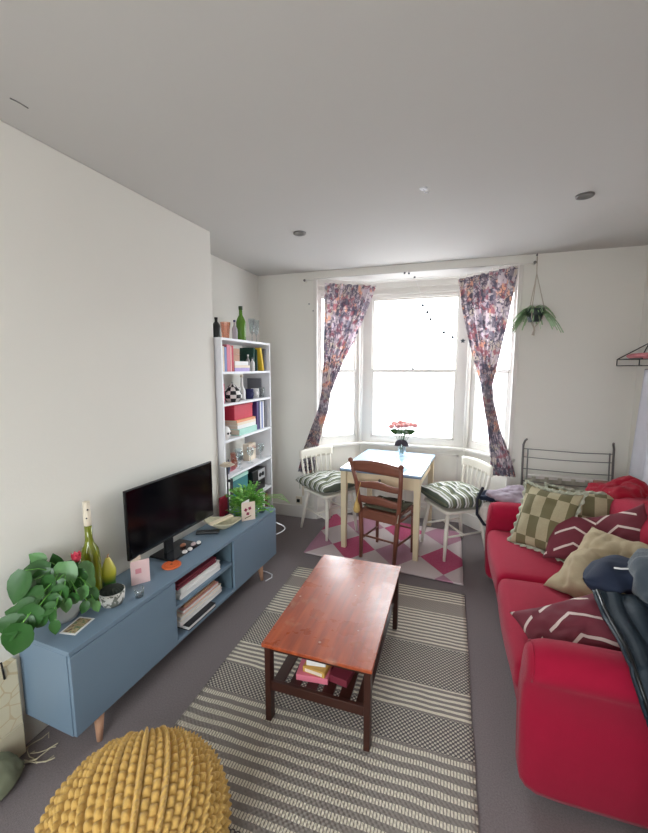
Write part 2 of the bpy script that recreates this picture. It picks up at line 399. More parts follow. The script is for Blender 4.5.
# raised panels under the centre window
o = MB()
for x0, x1 in ((-.88, -.42), (-.36, .10)):
    for a, b in (((x0, .15), (x1, .17)), ((x0, .70), (x1, .72)), ((x0, .15), (x0 + .02, .72)), ((x1 - .02, .15), (x1, .72))):
        o.span((a[0], 4.172, a[1]), (b[0], 4.182, b[1]))
struct(o.build('trim_7', m_trim))
# skirting
def base(name, P, Q, h=.13, t=.018):
    n = Vector((-(Q - P).y, (Q - P).x)).normalized()
    struct(MB().prism([tuple(p) for p in (P, Q, Q - n * t, P - n * t)], 2, 0, h).build(name, m_trim, bevel=.005))
base('baseboard_back', Vector((XA, YB)), A); base('baseboard_back', D, Vector((XR, YB)))
for P, Q in ((A, B), (B, C_), (C_, D)): base('baseboard_bay', P, Q)
base('baseboard_left', Vector((XL + .035, 2.48)), Vector((XL - .075, YN)), .15); base('baseboard_left', Vector((XA, 2.48)), Vector((XA, YB)))
base('baseboard_right', Vector((XR, YB)), Vector((XR, .84)))

# ------------------------------------------------------------------ ceiling fittings
def downlight(x, y, label):
    t = thing('downlight', label, 'ceiling light', (x, y, HC))
    MB().lathe([(.030, -.004), (.044, -.009), (.046, -.004), (.046, 0), (.030, 0)], n=28).build('trim_ring', m_metal, t, smooth=True)
    MB().lathe([(0, -.003), (.030, -.003), (.030, 0), (0, 0)], n=24).build('lamp_face', M('unlit_lamp', (90, 84, 80), .3), t)
downlight(-1.06, 2.70, 'small round recessed ceiling light nearer the left wall')
downlight(.66, 2.62, 'small round recessed ceiling light nearer the right wall')
t = thing('ceiling_hook', 'small white painted hook plate in the middle of the ceiling', 'hook', (-.18, 2.26, HC))
MB().lathe([(0, -.006), (.016, -.006), (.022, 0)], n=16).build('plate', m_white, t)
MB().tube([(0, 0, -.004), (.006, 0, -.02), (.018, 0, -.026), (.026, 0, -.016)], .003).build('hook', m_white, t, smooth=True)
tag(MB().tube([(-1.515, 1.085, HC - .003), (-1.508, 1.10, HC - .004), (-1.500, 1.112, HC - .008), (-1.497, 1.135, HC - .010)], .0022, 6).build('cup_hook', m_metal), 'tiny bent hook in the ceiling near the left wall', 'hook')

# ------------------------------------------------------------------ rugs
def slab(x0, x1, y0, y1, h, mat, name, skew=0, nx=40, ny=60, corner=None):
    def f(u, v):
        x = x0 + (x1 - x0) * u; y = y0 + (y1 - y0) * v
        ed = .006 * noise.noise(Vector((x * 5, y * 5, 3)))
        return Vector((x + ed + skew * (y - y1), y + ed + (corner * (1 - u) if corner else 0), h + .0015 * noise.noise(Vector((x * 9, y * 9, 0)))))
    m = MB().grid(f, nx, ny)
    o = m.build(name, mat, smooth=True); q = o.modifiers.new('solid', 'SOLIDIFY'); q.thickness = h - .001; q.offset = -1
    return o
tag(slab(-1.13, .15, .62, 2.78, .012, m_rug, 'striped_rug'), 'large grey and cream striped woven rug under the coffee table', 'rug')
tag(slab(-1.17, .145, 2.90, 3.88, .009, m_rug2, 'harlequin_rug', corner=.12), 'magenta, mauve and cream diamond patterned rug under the dining table', 'rug')

# ------------------------------------------------------------------ TV stand
SA = R(-3.33)  # its long side runs along local +Y
ST = (-1.37, 1.01, 0)
def on_stand(s, d, z=.52):   # s along the front from the near end, d back from the front
    return (ST[0] - d * math.cos(SA) - s * math.sin(SA), ST[1] - d * math.sin(SA) + s * math.cos(SA), z)
t = thing('media_cabinet', 'long low blue-grey television cabinet with an open centre bay', 'cabinet', ST, SA)
L_, Dp, zb, zt = 1.68, .31, .145, .52
o = MB()
o.span((-Dp, 0, zt - .02), (0.0, L_, zt)); o.span((-Dp, 0, zb), (-.018, .02, zt - .02)); o.span((-Dp, L_ - .02, zb), (-.018, L_, zt - .02))
o.span((-Dp, .02, zb), (-.002, L_ - .02, zb + .02))
o.build('body', m_blue, t, bevel=.002)
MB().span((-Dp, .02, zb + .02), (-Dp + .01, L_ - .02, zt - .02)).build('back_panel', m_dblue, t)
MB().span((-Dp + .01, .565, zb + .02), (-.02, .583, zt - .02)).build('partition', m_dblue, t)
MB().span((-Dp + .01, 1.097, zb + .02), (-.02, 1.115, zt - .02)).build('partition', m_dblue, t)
MB().span((-Dp + .01, .583, .335), (-.01, 1.097, .352)).build('shelf', m_blue, t)
MB().span((-.017, .003, zb + .002), (0, .575, zt - .024)).build('door', m_blue, t, bevel=.002)
MB().span((-.017, 1.107, zb + .002), (0, L_ - .003, zt - .024)).build('door', m_blue, t, bevel=.002)
for s in (.14, 1.5):
    for d in (.05, .26): MB().cyl((-d, s, zb), (-d + (.01 if d < .1 else -.0), s + (-.015 if s < 1 else .015), 0), .024, .012, 14).build('leg', m_lwood, t, smooth=True)
# television
t = thing('television', 'black flat-screen television on the blue-grey cabinet', 'television', on_stand(.83, .215), SA)
o = MB().span((-.008, -.35, .10), (.008, .348, .475)); o.build('casing', m_black, t, bevel=.004)
MB().span((.0082, -.342, .112), (.0092, .340, .468)).build('screen', m_screen, t)
MB().span((-.035, -.2, .16), (-.008, .2, .40)).build('rear_housing', m_black, t, bevel=.01)
MB().span((-.030, -.075, .012), (-.009, -.015, .15)).build('neck', m_black, t, bevel=.003)
MB().span((-.085, -.13, 0), (.085, .12, .012)).build('base_plate', M('base_gloss', (20, 22, 28), .12), t, bevel=.004)
for (s, d, c, lab) in ((.865, .20, (150, 96, 70), 'brown lighter beside the television neck'), (.80, .13, (214, 206, 202), 'pale shell nearest the viewer on the television base'), (.84, .125, (214, 206, 202), 'pale shell in the middle of the television base'),
                  (.90, .15, (180, 160, 160), 'small pinkish stone on the television base'), (.93, .135, (224, 220, 216), 'white shell at the far corner of the television base')):
    x, y, z = on_stand(s, d, .533)
    q = MB().lathe([(0, 0), (.013, .002), (.017, .009), (.010, .017), (0, .020)], n=12, sx=1.3 if c[0] < 200 else 1, sy=.9).build('trinket', flat('trinket', c), smooth=True, loc=(x, y, z))
    q.rotation_euler = (0, 0, s * 9); tag(q, lab, 'ornament', 'trinkets on the television base')
# coaster
x, y, z = on_stand(.675, .115); t = thing('coaster', 'round orange cork coaster on the cabinet before the television', 'coaster', (x, y, z))
MB().lathe([(0, 0), (.050, 0), (.052, .004), (.050, .007), (0, .007)], n=36).build('disc', flat('orange_disc', (222, 104, 50), .6), t)
MB().tube([(.036 * math.cos(a * .1745), .036 * math.sin(a * .1745), .0072) for a in range(37)], .0012, 6).build('ring', flat('orange_dark', (190, 74, 34), .6), t)
MB().lathe([(0, .0072), (.007, .009), (0, .0095)], n=12).build('centre_dot', flat('dark_dot', (110, 50, 40)), t)
# remote
t = thing('remote_control', 'black remote control on the cabinet beside the woven bowl', 'remote control', on_stand(1.10, .20), SA - R(62))
MB().span((-.022, -.075, 0), (.022, .075, .018)).build('body', m_black, t, bevel=.006, seg=3)
o = MB()
for i in range(7):
    for j in (-.011, 0, .011): o.box((j, -.055 + i * .016, .0185), (.006, .008, .002))
o.build('buttons', flat('grey_buttons', (64, 66, 72)), t)
# woven boat-shaped bowl
t = thing('woven_bowl', 'shallow pale woven boat-shaped bowl behind the remote control', 'bowl', on_stand(1.20, .15), SA + R(20))
def bf(u, v):
    a = 2 * math.pi * u; r = v
    px = .13 * r * math.cos(a); py = .075 * r * math.sin(a)
    return Vector((px * (.62 + .38 * v), py * (.62 + .38 * v), .002 + .055 * v ** 2.2 + .02 * v * abs(math.cos(a)) ** 3 + .0012 * math.sin(v * 60)))
MB().grid(bf, 40, 14, cu=True).build('bowl_body', M('woven_straw', (196, 190, 162), .8, .18, 60, .4, 120), t, smooth=True, solid=.006)
o = MB().box((.01, 0, .05), (.17, .05, .012), Matrix.Rotation(R(-8), 3, 'Y') @ Matrix.Rotation(R(25), 3, 'Z')); 
o = o.build('paper_fan', flat('paper_fan', (226, 212, 184)), bevel=.004); o.matrix_world = Matrix.Translation(on_stand(1.185, .165, .535)) @ Matrix.Rotation(SA + R(40), 4, 'Z')
tag(o, 'folded cream paper lying in the woven bowl', 'paper')
# white greeting card and pink card
def card(name, label, loc, rz, w_, h_, mat, ang=28, mat2=None, deco=None):
    t = thing(name, label, 'card', loc, rz)
    a = R(ang)
    MB().box((0, w_ / 2, h_ / 2), (.002, w_, h_)).build('front_panel', mat, t)
    p = MB().box((0, w_ / 2, h_ / 2), (.002, w_, h_)).build('back_panel', mat2 or mat, t); p.rotation_euler = (0, 0, a)
    if deco: deco(t)
    return t
def deco_pink(t):
    MB().box((.0014, .035, .07), (.0008, .028, .026)).build('printed_picture', flat('pink_print', (226, 150, 160)), t)
card('greeting_card', 'pale pink folded greeting card beside the clear tumbler', on_stand(.44, .155), SA - R(35), .088, .125, flat('pink_card', (240, 206, 206)), 50, BK['cream'], deco_pink)
def deco_berry(t):
    for y_, z_ in ((.03, .08), (.06, .088), (.045, .05)): MB().box((.0016, y_, z_), (.0008, .020, .020), Matrix.Rotation(y_ * 30, 3, 'X')).build('printed_flower', flat('berry', (150, 50, 80)), t)
    MB().box((.0016, .045, .025), (.0008, .05, .006), Matrix.Rotation(.3, 3, 'X')).build('printed_stem', flat('stemprint', (120, 100, 60)), t)
card('greeting_card', 'cream card with berry print propped before the fern pot', on_stand(1.355, .10), SA - R(40), .10, .135, flat('cream_card', (240, 222, 206)), 40, BK['white'], deco_berry)
# postcard lying flat
t = thing('postcard', 'white-bordered postcard lying flat at the near end of the cabinet', 'postcard', on_stand(.125, .12), SA + R(12))
MB().box((0, 0, .001), (.075, .11, .002)).build('sheet', BK['white'], t)
g = NG('postcard_print'); cc = g.ramp(g.noise(45.0, 5), [(.35, rgb((96, 70, 60))), (.5, rgb((190, 170, 130))), (.62, rgb((70, 110, 70))), (.7, rgb((200, 190, 170)))])
MB().box((0, 0, .0022), (.058, .093, .0006)).build('picture', g.col(cc, .5), t)
# tumbler and small glass
def tumbler(name, label, loc, r=.026, h=.05, mat=None, cat='glass', group=None):
    o = MB().lathe([(0, 0), (r * .8, 0), (r, h), (r * .93, h), (r * .74, .004), (0, .004)], n=24).build(name, mat or m_clear, smooth=True, loc=loc)
    return tag(o, label, cat, group)
tumbler('tumbler', 'small clear tumbler before the pink greeting card', on_stand(.385, .045), .024, .045)
tumbler('tea_light_glass', 'low clear tea light holder at the far end of the cabinet', on_stand(1.56, .06), .030, .035)
# tall bottle
t = thing('oil_bottle', 'tall olive green bottle with a long white paper-wrapped neck', 'bottle', on_stand(.285, .225))
MB().lathe([(0, 0), (.036, 0), (.040, .006), (.041, .06), (.041, .225), (.036, .255), (.020, .285), (.016, .31), (.0155, .375), (0, .375)], n=28).build('bottle_body', M('olive_bottle', (110, 118, 30), .1, .15, 8, coat=.5), t, smooth=True)
MB().lathe([(.0158, .372), (.0165, .374), (.0150, .485), (0, .485)], n=20).build('paper_wrap', m_cream, t, smooth=True)
for z_, a_ in ((.41, -.9), (.45, -.5)): MB().ball((.0155 * math.cos(a_), .0155 * math.sin(a_), z_), .004, 6).build('dark_dot', flat('blackdot', (40, 30, 40)), t)
# patterned pot with grafted cactus
loc = on_stand(.300, .120)
t = thing('potted_cactus', 'dark round cactus in a speckled white pot before the green bottle', 'potted plant', loc)
MB().lathe([(0, 0), (.042, 0), (.052, .02), (.056, .065), (.052, .065), (.046, .055), (0, .055)], n=28).build('pot', m_speck, t, smooth=True)
def cac(u, v):
    a = 2 * math.pi * u; p = math.pi * (v * .5); r = .052 * math.cos(p) * (1 + .09 * math.cos(18 * a)); return Vector((r * math.cos(a), r * math.sin(a), .055 + .032 * math.sin(p)))
MB().grid(cac, 108, 10, cu=True).build('cactus_body', flat('cactus_dark', (34, 42, 34), .8, .4, 40), t, smooth=True)
loc = on_stand(.365, .215)
t = thing('ornamental_gourd', 'yellow and green pear-shaped gourd standing beside the green bottle', 'gourd', loc)
g = NG('gourd_skin'); X, Y, Z = g.xyz(); cc = g.ramp(g.math('MULTIPLY', Z, 5.0), [(.28, rgb((60, 120, 40))), (.48, rgb((200, 200, 60))), (.9, rgb((226, 214, 110)))])
g.col(cc, .35)
pf = [(0, 0), (.025, .004), (.030, .03), (.029, .06), (.034, .09), (.033, .115), (.024, .14), (.016, .16), (.009, .175), (0, .18)]
MB().lathe(pf, n=24).build('fruit', g.m, t, smooth=True)
MB().tube([(0, 0, .176), (.002, 0, .188), (.008, 0, .196)], [.005, .003, .003]).build('stem', m_lwood, t, smooth=True)
# pothos
def pothos():
    loc = on_stand(.145, .228); t = thing('potted_pothos', 'trailing pothos plant in a grey-white pot at the near cabinet end', 'potted plant', loc)
    MB().lathe([(0, 0), (.050, 0), (.066, .03), (.074, .08), (.074, .12), (.069, .12), (.067, .105), (0, .103)], n=32).build('pot', flat('pale_pot', (176, 178, 178), .5), t, smooth=True)
    MB().lathe([(0, .106), (.066, .104)], n=20).build('soil', m_soil, t)
    r = random.Random(3); o = MB(); st = MB(); o2 = MB()
    camd = Vector((1.2, -1.0, .9)).normalized()
    # (end x, y, z) trailing stems in local coords, with leaves along
    rt = Vector((.951, .31, 0)); fw_ = Vector((-.31, .951, 0))
    # leaves: centre (local x, y, z), length, heading, pale
    LV = [(-0.011, -0.11, 0.264, 0.141, 185, 0), (0.019, -0.186, 0.248, 0.132, 255, 0), (0.069, -0.184, 0.206, 0.12, 210, 0), (-0.041, -0.065, 0.302, 0.074, 150, 1), (-0.011, -0.04, 0.246, 0.086, 60, 0), (0.089, -0.054, 0.225, 0.139, 275, 1), (0.089, -0.011, 0.193, 0.113, 215, 0), (0.089, 0.049, 0.216, 0.103, 345, 1), (0.139, 0.017, 0.177, 0.084, 320, 1), (0.149, -0.129, 0.197, 0.107, 245, 0), (0.069, -0.127, 0.224, 0.11, 215, 0), (0.169, -0.052, 0.173, 0.082, 200, 1), (0.189, -0.01, 0.143, 0.072, 280, 0), (0.209, -0.013, 0.099, 0.05, 290, 1), (0.189, -0.027, 0.117, 0.05, 240, 1), (0.119, -0.23, 0.164, 0.128, 230, 0), (0.089, -0.272, 0.17, 0.107, 165, 0), (0.119, -0.271, 0.108, 0.15, 250, 0), (0.189, -0.187, 0.163, 0.068, 250, 0), (0.209, -0.194, 0.127, 0.058, 270, 0), (0.169, -0.193, 0.191, 0.073, 200, 0), (-0.011, -0.008, 0.261, 0.081, 100, 0), (0.029, -0.108, 0.249, 0.1, 190, 0), (0.139, -0.103, 0.214, 0.086, 300, 0), (0.029, 0.023, 0.234, 0.081, 40, 0), (0.089, -0.186, 0.166, 0.109, 215, 0), (0.069, -0.214, 0.196, 0.087, 190, 0), (0.129, -0.25, 0.14, 0.096, 270, 0), (0.149, -0.205, 0.146, 0.069, 235, 0), (0.089, -0.279, 0.135, 0.086, 215, 0), (0.179, -0.096, 0.175, 0.07, 230, 0), (0.149, -0.162, 0.192, 0.085, 220, 0), (0.009, -0.152, 0.218, 0.101, 230, 0), (0.199, -0.063, 0.124, 0.055, 250, 0), (-0.031, -0.078, 0.275, 0.068, 120, 0), (0.049, -0.228, 0.18, 0.082, 170, 0), (0.179, -0.122, 0.165, 0.064, 265, 1), (-0.011, -0.121, 0.231, 0.09, 160, 0)]
    for lx_, ly_, lz_, Lm, hd, pale in LV:
        base_ = Vector((lx_, ly_, lz_))
        hx, hz = math.cos(R(hd)), math.sin(R(hd))
        d = (rt * hx + Vector((0, 0, hz)) - fw_ * r.uniform(0, .5)).normalized(); nn = (camd + Vector((r.uniform(-.35, .35), r.uniform(-.35, .35), r.uniform(-.2, .5)))).normalized()
        b0 = base_ - d * Lm * .5
        (o2 if pale else o).leaf(b0, d, nn, Lm, Lm * .40, .3, r.uniform(.05, .25))
        p0 = Vector((r.uniform(-.03, .03), r.uniform(-.03, .03), .10)); p1 = p0.lerp(b0, .45) + Vector((.02, 0, .07))
        st.tube([p0, p0.lerp(p1, .5) + Vector((0, 0, .02)), p1, p1.lerp(b0, .5) + Vector((0, 0, .008)), b0], .0018, 5)
    o.build('foliage', m_leaf, t, smooth=True); o2.build('young_foliage', M('pothos_light', (92, 138, 82), .4, .3, 20), t, smooth=True); st.build('stems', m_leaf2, t, smooth=True)
    for z in (1,):
        MB().tube([(.02, .02, .10), (.05, .03, .18), (.062, .03, .255)], .006).build('flower_stem', m_leaf, t)
        q = MB(); q.ball((.062, .03, .275), .018, 8, 1.2)
        for i in range(7):
            a = i * .9; q.leaf((.062, .03, .262), (math.cos(a), math.sin(a), 1.1), (math.cos(a), math.sin(a), -.2), .040, .014, .1, .2, 3)
        q.build('flower', flat('pink_flower', (206, 60, 84)), t, smooth=True)
pothos()
# candle holder
t = thing('candle_holder', 'tall dark candle holder with a cream flower-shaped dish', 'candle holder', on_stand(1.43, .265))
MB().lathe([(0, 0), (.030, 0), (.030, .006), (.006, .012), (.005, .36), (.012, .37), (0, .37)], n=20).build('stem', flat('dark_metal', (60, 52, 58), .4), t, smooth=True)
MB().lathe([(0, .37), (.03, .371), (.055, .382), (.05, .386), (.02, .38), (0, .378)], n=24).build('dish', flat('dish', (206, 192, 174)), t, smooth=True)
o = MB()
for i in range(9): a = i * .7; o.leaf((0, 0, .382), (math.cos(a), math.sin(a), .35), (0, 0, 1), .042, .016, .1, -.1, 3)
o.ball((0, 0, .39), .016, 6, .7); o.build('flower', m_cream, t, smooth=True)
# fern
def fern():
    t = thing('potted_fern', 'bushy light green fern in a white pot at the far cabinet end', 'potted plant', on_stand(1.53, .17))
    MB().lathe([(0, 0), (.045, 0), (.060, .08), (.055, .08), (.052, .07), (0, .068)], n=24).build('pot', m_cream, t, smooth=True)
    r = random.Random(11); o = MB(); o2 = MB()
    for i in range(85):
        a = r.uniform(0, 2 * math.pi); el = r.uniform(.15, 1.35); L = r.uniform(.08, .19)
        p0 = Vector((.02 * math.cos(a), .02 * math.sin(a), .07)); d = Vector((math.cos(a) * math.cos(el), math.sin(a) * math.cos(el), math.sin(el)))
        pts = [p0 + d * L * q - Vector((0, 0, 1)) * .09 * q * q * math.cos(el) for q in (0, .33, .66, 1)]
        for k in range(6):
            q = .3 + .7 * k / 5; p = p0 + d * L * q - Vector((0, 0, 1)) * .09 * q * q * math.cos(el)
            for sgn in (-1, 1):
                sdir = (d.cross(Vector((0, 0, 1))).normalized() * sgn + d * .9 + Vector((0, 0, r.uniform(-.2, .4)))).normalized()
                (o if r.random() < .7 else o2).leaf(p, sdir, (r.uniform(-.3, .3), r.uniform(-.5, .1), 1), r.uniform(.026, .042), .010, .1, .2, 2)
        o.tube(pts, .0012, 4)
    for k in range(3):   # pale runners reaching right
        o2.tube([(.02, .02, .07), (.09, .06, .10 + .01 * k), (.20, .12 + .04 * k, .095), (.25, .15 + .05 * k, .07 - .03 * k)], .0022, 5)
    o.build('foliage', m_leaf2, t, smooth=True); o2.build('young_foliage', M('fern_light', (140, 190, 84), .5, .25, 30), t, smooth=True)
fern()
# red frame behind the TV
o = MB().box((0, 0, .075), (.012, .10, .15)).build('art_panel', M('red_mottled', (150, 34, 56), .5, .5, 30), bevel=.002, loc=on_stand(1.40, .285)); o.rotation_euler = (0, 0, SA)
tag(o, 'dark red mottled picture panel standing behind the television corner', 'picture')
# stacks in the open bay
def flatbook(s0, s1, d0, d1, z0, z1, cover, label, page=True, grp=None, tilt=0, name='record_sleeve', cat='record'):
    x, y, _ = on_stand((s0 + s1) / 2, (d0 + d1) / 2); t = thing(name, label, cat, (x, y, z0), SA + R(tilt), grp)
    w_, l_, h_ = (d1 - d0), (s1 - s0), z1 - z0
    if page:
        MB().span((-w_ / 2, -l_ / 2, 0), (w_ / 2, l_ / 2, h_ * .12)).span((-w_ / 2, -l_ / 2, h_ * .88), (w_ / 2, l_ / 2, h_)).build('cover', cover, t)
        MB().span((-w_ / 2 + .003, -l_ / 2 + .002, h_ * .12), (w_ / 2 - .003, l_ / 2 - .002, h_ * .88)).build('pages', BK['white'], t)
    else: MB().span((-w_ / 2, -l_ / 2, 0), (w_ / 2, l_ / 2, h_)).build('cover', cover, t, bevel=.002)
    return t
flatbook(.64, 1.0, .03, .28, .353, .382, BK['white'], 'thick white-edged volume at the bottom of the upper cabinet stack', name='book', cat='book')
flatbook(.65, 1.0, .035, .28, .383, .410, BK['white'], 'white-edged volume second from the bottom of the upper cabinet stack', name='book', cat='book')
flatbook(.63, .97, .04, .27, .411, .426, BK['maroon'], 'thin maroon book third up in the upper cabinet stack', False, name='book', cat='book')
flatbook(.64, .98, .045, .28, .427, .440, BK['maroon'], 'thin maroon book on top of the upper cabinet stack', False, name='book', cat='book')
t = flatbook(.66, .90, .0, .22, .166, .190, BK['black'], 'black book jutting out below the lower cabinet stack', name='book', cat='book')
flatbook(.64, 1.02, .04, .28, .1905, .216, BK['white'], 'white volume lying on the black book in the cabinet', name='book', cat='book')
flatbook(.65, 1.02, .045, .28, .2165, .240, BK['cream'], 'cream volume in the middle of the lower cabinet stack', name='book', cat='book')
flatbook(.68, 1.0, .05, .28, .2405, .262, BK['palepink'], 'pale pink volume near the top of the lower cabinet stack', name='book', cat='book')
flatbook(.70, .98, .06, .28, .2625, .280, BK['tan'], 'tan volume on top of the lower cabinet stack', False, name='book', cat='book')

# ------------------------------------------------------------------ bookcase in the alcove
BX, BD, BY0, BY1, BH = -1.60, .28, 2.50, 3.31, 1.835
t = thing('bookcase', 'tall narrow white bookcase standing in the alcove', 'bookcase', (BX, BY0, 0))
W_ = BY1 - BY0
MB().span((-BD, 0, 0), (0, .018, BH)).build('side_panel', m_white, t, bevel=.001)
MB().span((-BD, W_ - .018, 0), (0, W_, BH)).build('side_panel', m_white, t, bevel=.001)
MB().span((-BD, .018, BH - .018), (0, W_ - .018, BH)).build('top_panel', m_white, t)
shelves = [1.585, 1.345, 1.065, .78, .50, .22, .06]
for z in shelves: MB().span((-BD, .018, z - .018), (-.001, W_ - .018, z)).build('shelf', m_white, t)
def bsh(y, d, z): return (BX - d, BY0 + y, z)
def book(y, z, th, h, mat, label, d=.03, dep=.14, lean=0, grp=None):
    t = thing('book', label, 'book', bsh(y, d, z), 0, grp)
    if lean: t.rotation_euler = (R(lean), 0, 0)
    MB().span((-dep, 0, 0), (0, th * .12, h)).span((-dep, th * .88, 0), (0, th, h)).span((-.004, th * .12, 0), (0, th * .88, h)).build('cover', mat, t)
    MB().span((-dep + .004, th * .12, .003), (-.004, th * .88, h - .004)).build('pages', BK['cream'], t)
    return t
def hbook(y0, y1, z, th, mat, label, d=.03, dep=.15):
    t = thing('book', label, 'book', bsh(y0, d, z)); L = y1 - y0
    MB().span((-dep, 0, 0), (0, L, th * .1)).span((-dep, 0, th * .9), (0, L, th)).span((-.004, 0, th * .1), (0, L, th * .9)).build('cover', mat, t)
    MB().span((-dep + .004, .002, th * .1), (-.004, L - .002, th * .9)).build('pages', BK['cream'], t)
zs = 1.585
book(.025, zs, .030, .20, BK['white'], 'white book at the left end of the top bookcase compartment')
book(.058, zs, .028, .19, BK['cream'], 'cream book second from the left in the top compartment')
book(.090, zs, .030, .185, BK['blue'], 'blue-spined book in the top bookcase compartment')
book(.124, zs, .045, .205, BK['pink'], 'wide pink book in the top bookcase compartment')
book(.172, zs, .020, .195, BK['palepink'], 'pale pink thin book beside the wide pink one')
book(.196, zs, .022, .20, BK['red'], 'red book just left of the lying white books')
hbook(.235, .47, zs, .028, BK['lilac'], 'lilac book at the bottom of the lying stack'); hbook(.235, .475, zs + .0285, .020, BK['cream'], 'cream book in the middle of the lying stack'); hbook(.235, .45, zs + .049, .032, BK['white'], 'white book on top of the lying stack')
t = thing('picture_card', 'small orange and white picture card leaning on the lying books', 'picture', bsh(.245, .05, zs + .082))
MB().span((-.004, 0, 0), (0, .10, .10)).build('backing', BK['tan'], t); MB().lathe([(0, -.001), (.026, 0), (0, .001)], (.002, .05, .055), 16).build('printed_face', BK['white'], t)
def bottle(label, loc, r, h, mat, cap=None, shoulder=.6, name='bottle'):
    t = thing(name, label, 'bottle', loc)
    MB().lathe([(0, 0), (r * .9, 0), (r, .01), (r, h * shoulder), (r * .8, h * (shoulder + .08)), (r * .36, h * (shoulder + .2)), (r * .33, h * .93), (0, h * .93)], n=20).build('bottle_body', mat, t, smooth=True)
    MB().lathe([(r * .40, h * .90), (r * .42, h), (0, h)], n=16).build('cap', cap or m_black, t, smooth=True)
    return t
bottle('small grey bottle beside the lying books in the bookcase', bsh(.50, .06, zs), .018, .14, flat('greyglass', (150, 150, 150), .3), BK['white'])
bottle('taller white bottle left of the dark green books', bsh(.56, .05, zs), .020, .115, BK['white'], BK['grey'])
book(.61, zs, .030, .205, BK['green'], 'dark green book behind the leaning yellow one', lean=-4, d=.07)
book(.655, zs, .018, .19, BK['green'], 'thin dark green book beside the yellow one', d=.06)
book(.715, zs, .030, .205, BK['yellow'], 'bright yellow book leaning to the left in the bookcase', lean=14)
book(.755, zs, .026, .20, BK['grey'], 'grey book at the right end of the top compartment')
zs = 1.345
book(.03, zs, .045, .15, BK['pink'], 'pink book left of the checked teapot')
t = thing('teapot', 'black and white checked round teapot on the bookcase', 'teapot', bsh(.235, .06, zs))
MB().lathe([(0, 0), (.05, 0), (.075, .03), (.078, .06), (.06, .10), (.035, .12), (0, .125)], n=28).build('pot_body', m_check, t, smooth=True)
MB().lathe([(.035, .119), (.022, .135), (.006, .14), (.009, .15), (0, .158)], n=20).build('lid', m_check, t, smooth=True)
MB().tube([(0, .07, .05), (0, .105, .07), (0, .12, .11)], [.014, .010, .007]).build('spout', flat('whiteceramic', (230, 228, 226), .35), t, smooth=True)
MB().tube([(0, -.065, .04), (0, -.10, .05), (0, -.105, .08), (0, -.065, .095)], .006).build('handle', m_black, t, smooth=True)
bottle('slim white bottle with black band beside the teapot', bsh(.42, .08, zs), .030, .21, BK['white'], BK['cream'], .35)
for y_, mt, lb in ((.53, BK['navy'], 'dark blue mug on the second bookcase compartment'), (.63, BK['white'], 'white mug beside the dark blue mug')):
    t = thing('mug', lb, 'mug', bsh(y_, .07, zs)); MB().lathe([(0, 0), (.033, 0), (.036, .085), (.032, .085), (.030, .006), (0, .006)], n=22).build('mug_body', mt, t, smooth=True)
    MB().tube([(.030, -.015, .02), (.05, -.025, .03), (.05, -.025, .06), (.030, -.015, .07)], .005).build('handle', mt, t, smooth=True)
tumbler('drinking_glass', 'clear glass at the right of the second bookcase compartment', bsh(.73, .06, zs), .032, .09)
book(.765, zs, .015, .17, BK['grey'], 'slim grey book at the right end of the mug compartment', d=.08)
zs = 1.065
t = thing('ornament_skull', 'small white skull ornament with dark eye on the bookcase', 'ornament', bsh(.06, .03, zs))
MB().lathe([(0, 0), (.025, .004), (.040, .03), (.045, .065), (.030, .10), (0, .11)], n=20).build('skull', BK['white'], t, smooth=True)
for yy in (.012, -.018): MB().ball((.040, yy, .055), .009, 6).build('eye', m_black, t)
t = thing('vase', 'dark slim vase leaning behind the white skull ornament', 'vase', bsh(.115, .14, zs)); t.rotation_euler = (R(-8), 0, 0)
MB().lathe([(0, 0), (.012, 0), (.018, .06), (.010, .15), (.014, .23), (0, .23)], n=16).build('vase_body', flat('darkvase', (62, 56, 54), .4), t, smooth=True)
hbook(.26, .56, zs, .050, BK['mint'], 'mint green box file at the bottom of the wide lying stack', d=.02)
hbook(.25, .56, zs + .051, .030, BK['white'], 'white volume above the mint green one'); hbook(.25, .56, zs + .082, .022, BK['cream'], 'cream volume below the orange one')
hbook(.24, .555, zs + .105, .020, BK['orange'], 'orange volume under the red box')
t = thing('storage_box', 'red box on top of the lying books in the bookcase', 'box', bsh(.24, .05, zs + .126)); MB().span((-.12, 0, 0), (0, .30, .10)).build('box_body', BK['red'], t, bevel=.003); MB().span((-.123, -.003, .10), (.003, .303, .122)).build('lid', BK['red'], t, bevel=.003)
ly = .585
for th, h, mt, lb in ((.025, .25, 'purple', 'purple book right of the red box'), (.030, .255, 'navy', 'navy book beside the purple one'), (.022, .25, 'white', 'white book in the blue row of the third compartment'), (.024, .24, 'blue', 'pale blue book in the third compartment row'),
                      (.022, .25, 'white', 'white book left of the slim black one'), (.018, .245, 'black', 'slim black book near the right of the third row'), (.026, .25, 'grey', 'grey book at the right end of the third row')):
    book(ly, zs, th, h, BK[mt], lb); ly += th + .003
zs = .78
t = thing('storage_jar', 'dark blue pot with two ear handles on the fourth compartment', 'pot', bsh(.12, .08, zs))
MB().lathe([(0, 0), (.035, 0), (.045, .04), (.04, .09), (.03, .10), (0, .10)], n=20).build('pot_body', flat('darkbluejar', (64, 66, 92), .35), t, smooth=True)
for sg in (-1, 1): MB().tube([(0, sg * .04, .05), (0, sg * .07, .07), (0, sg * .06, .10), (0, sg * .035, .085)], .005).build('handle', flat('darkbluejar', (64, 66, 92), .35), t, smooth=True)
tumbler('wine_glass', 'peach coloured glass in the middle of the fourth compartment', bsh(.33, .12, zs), .032, .12, m_peach)
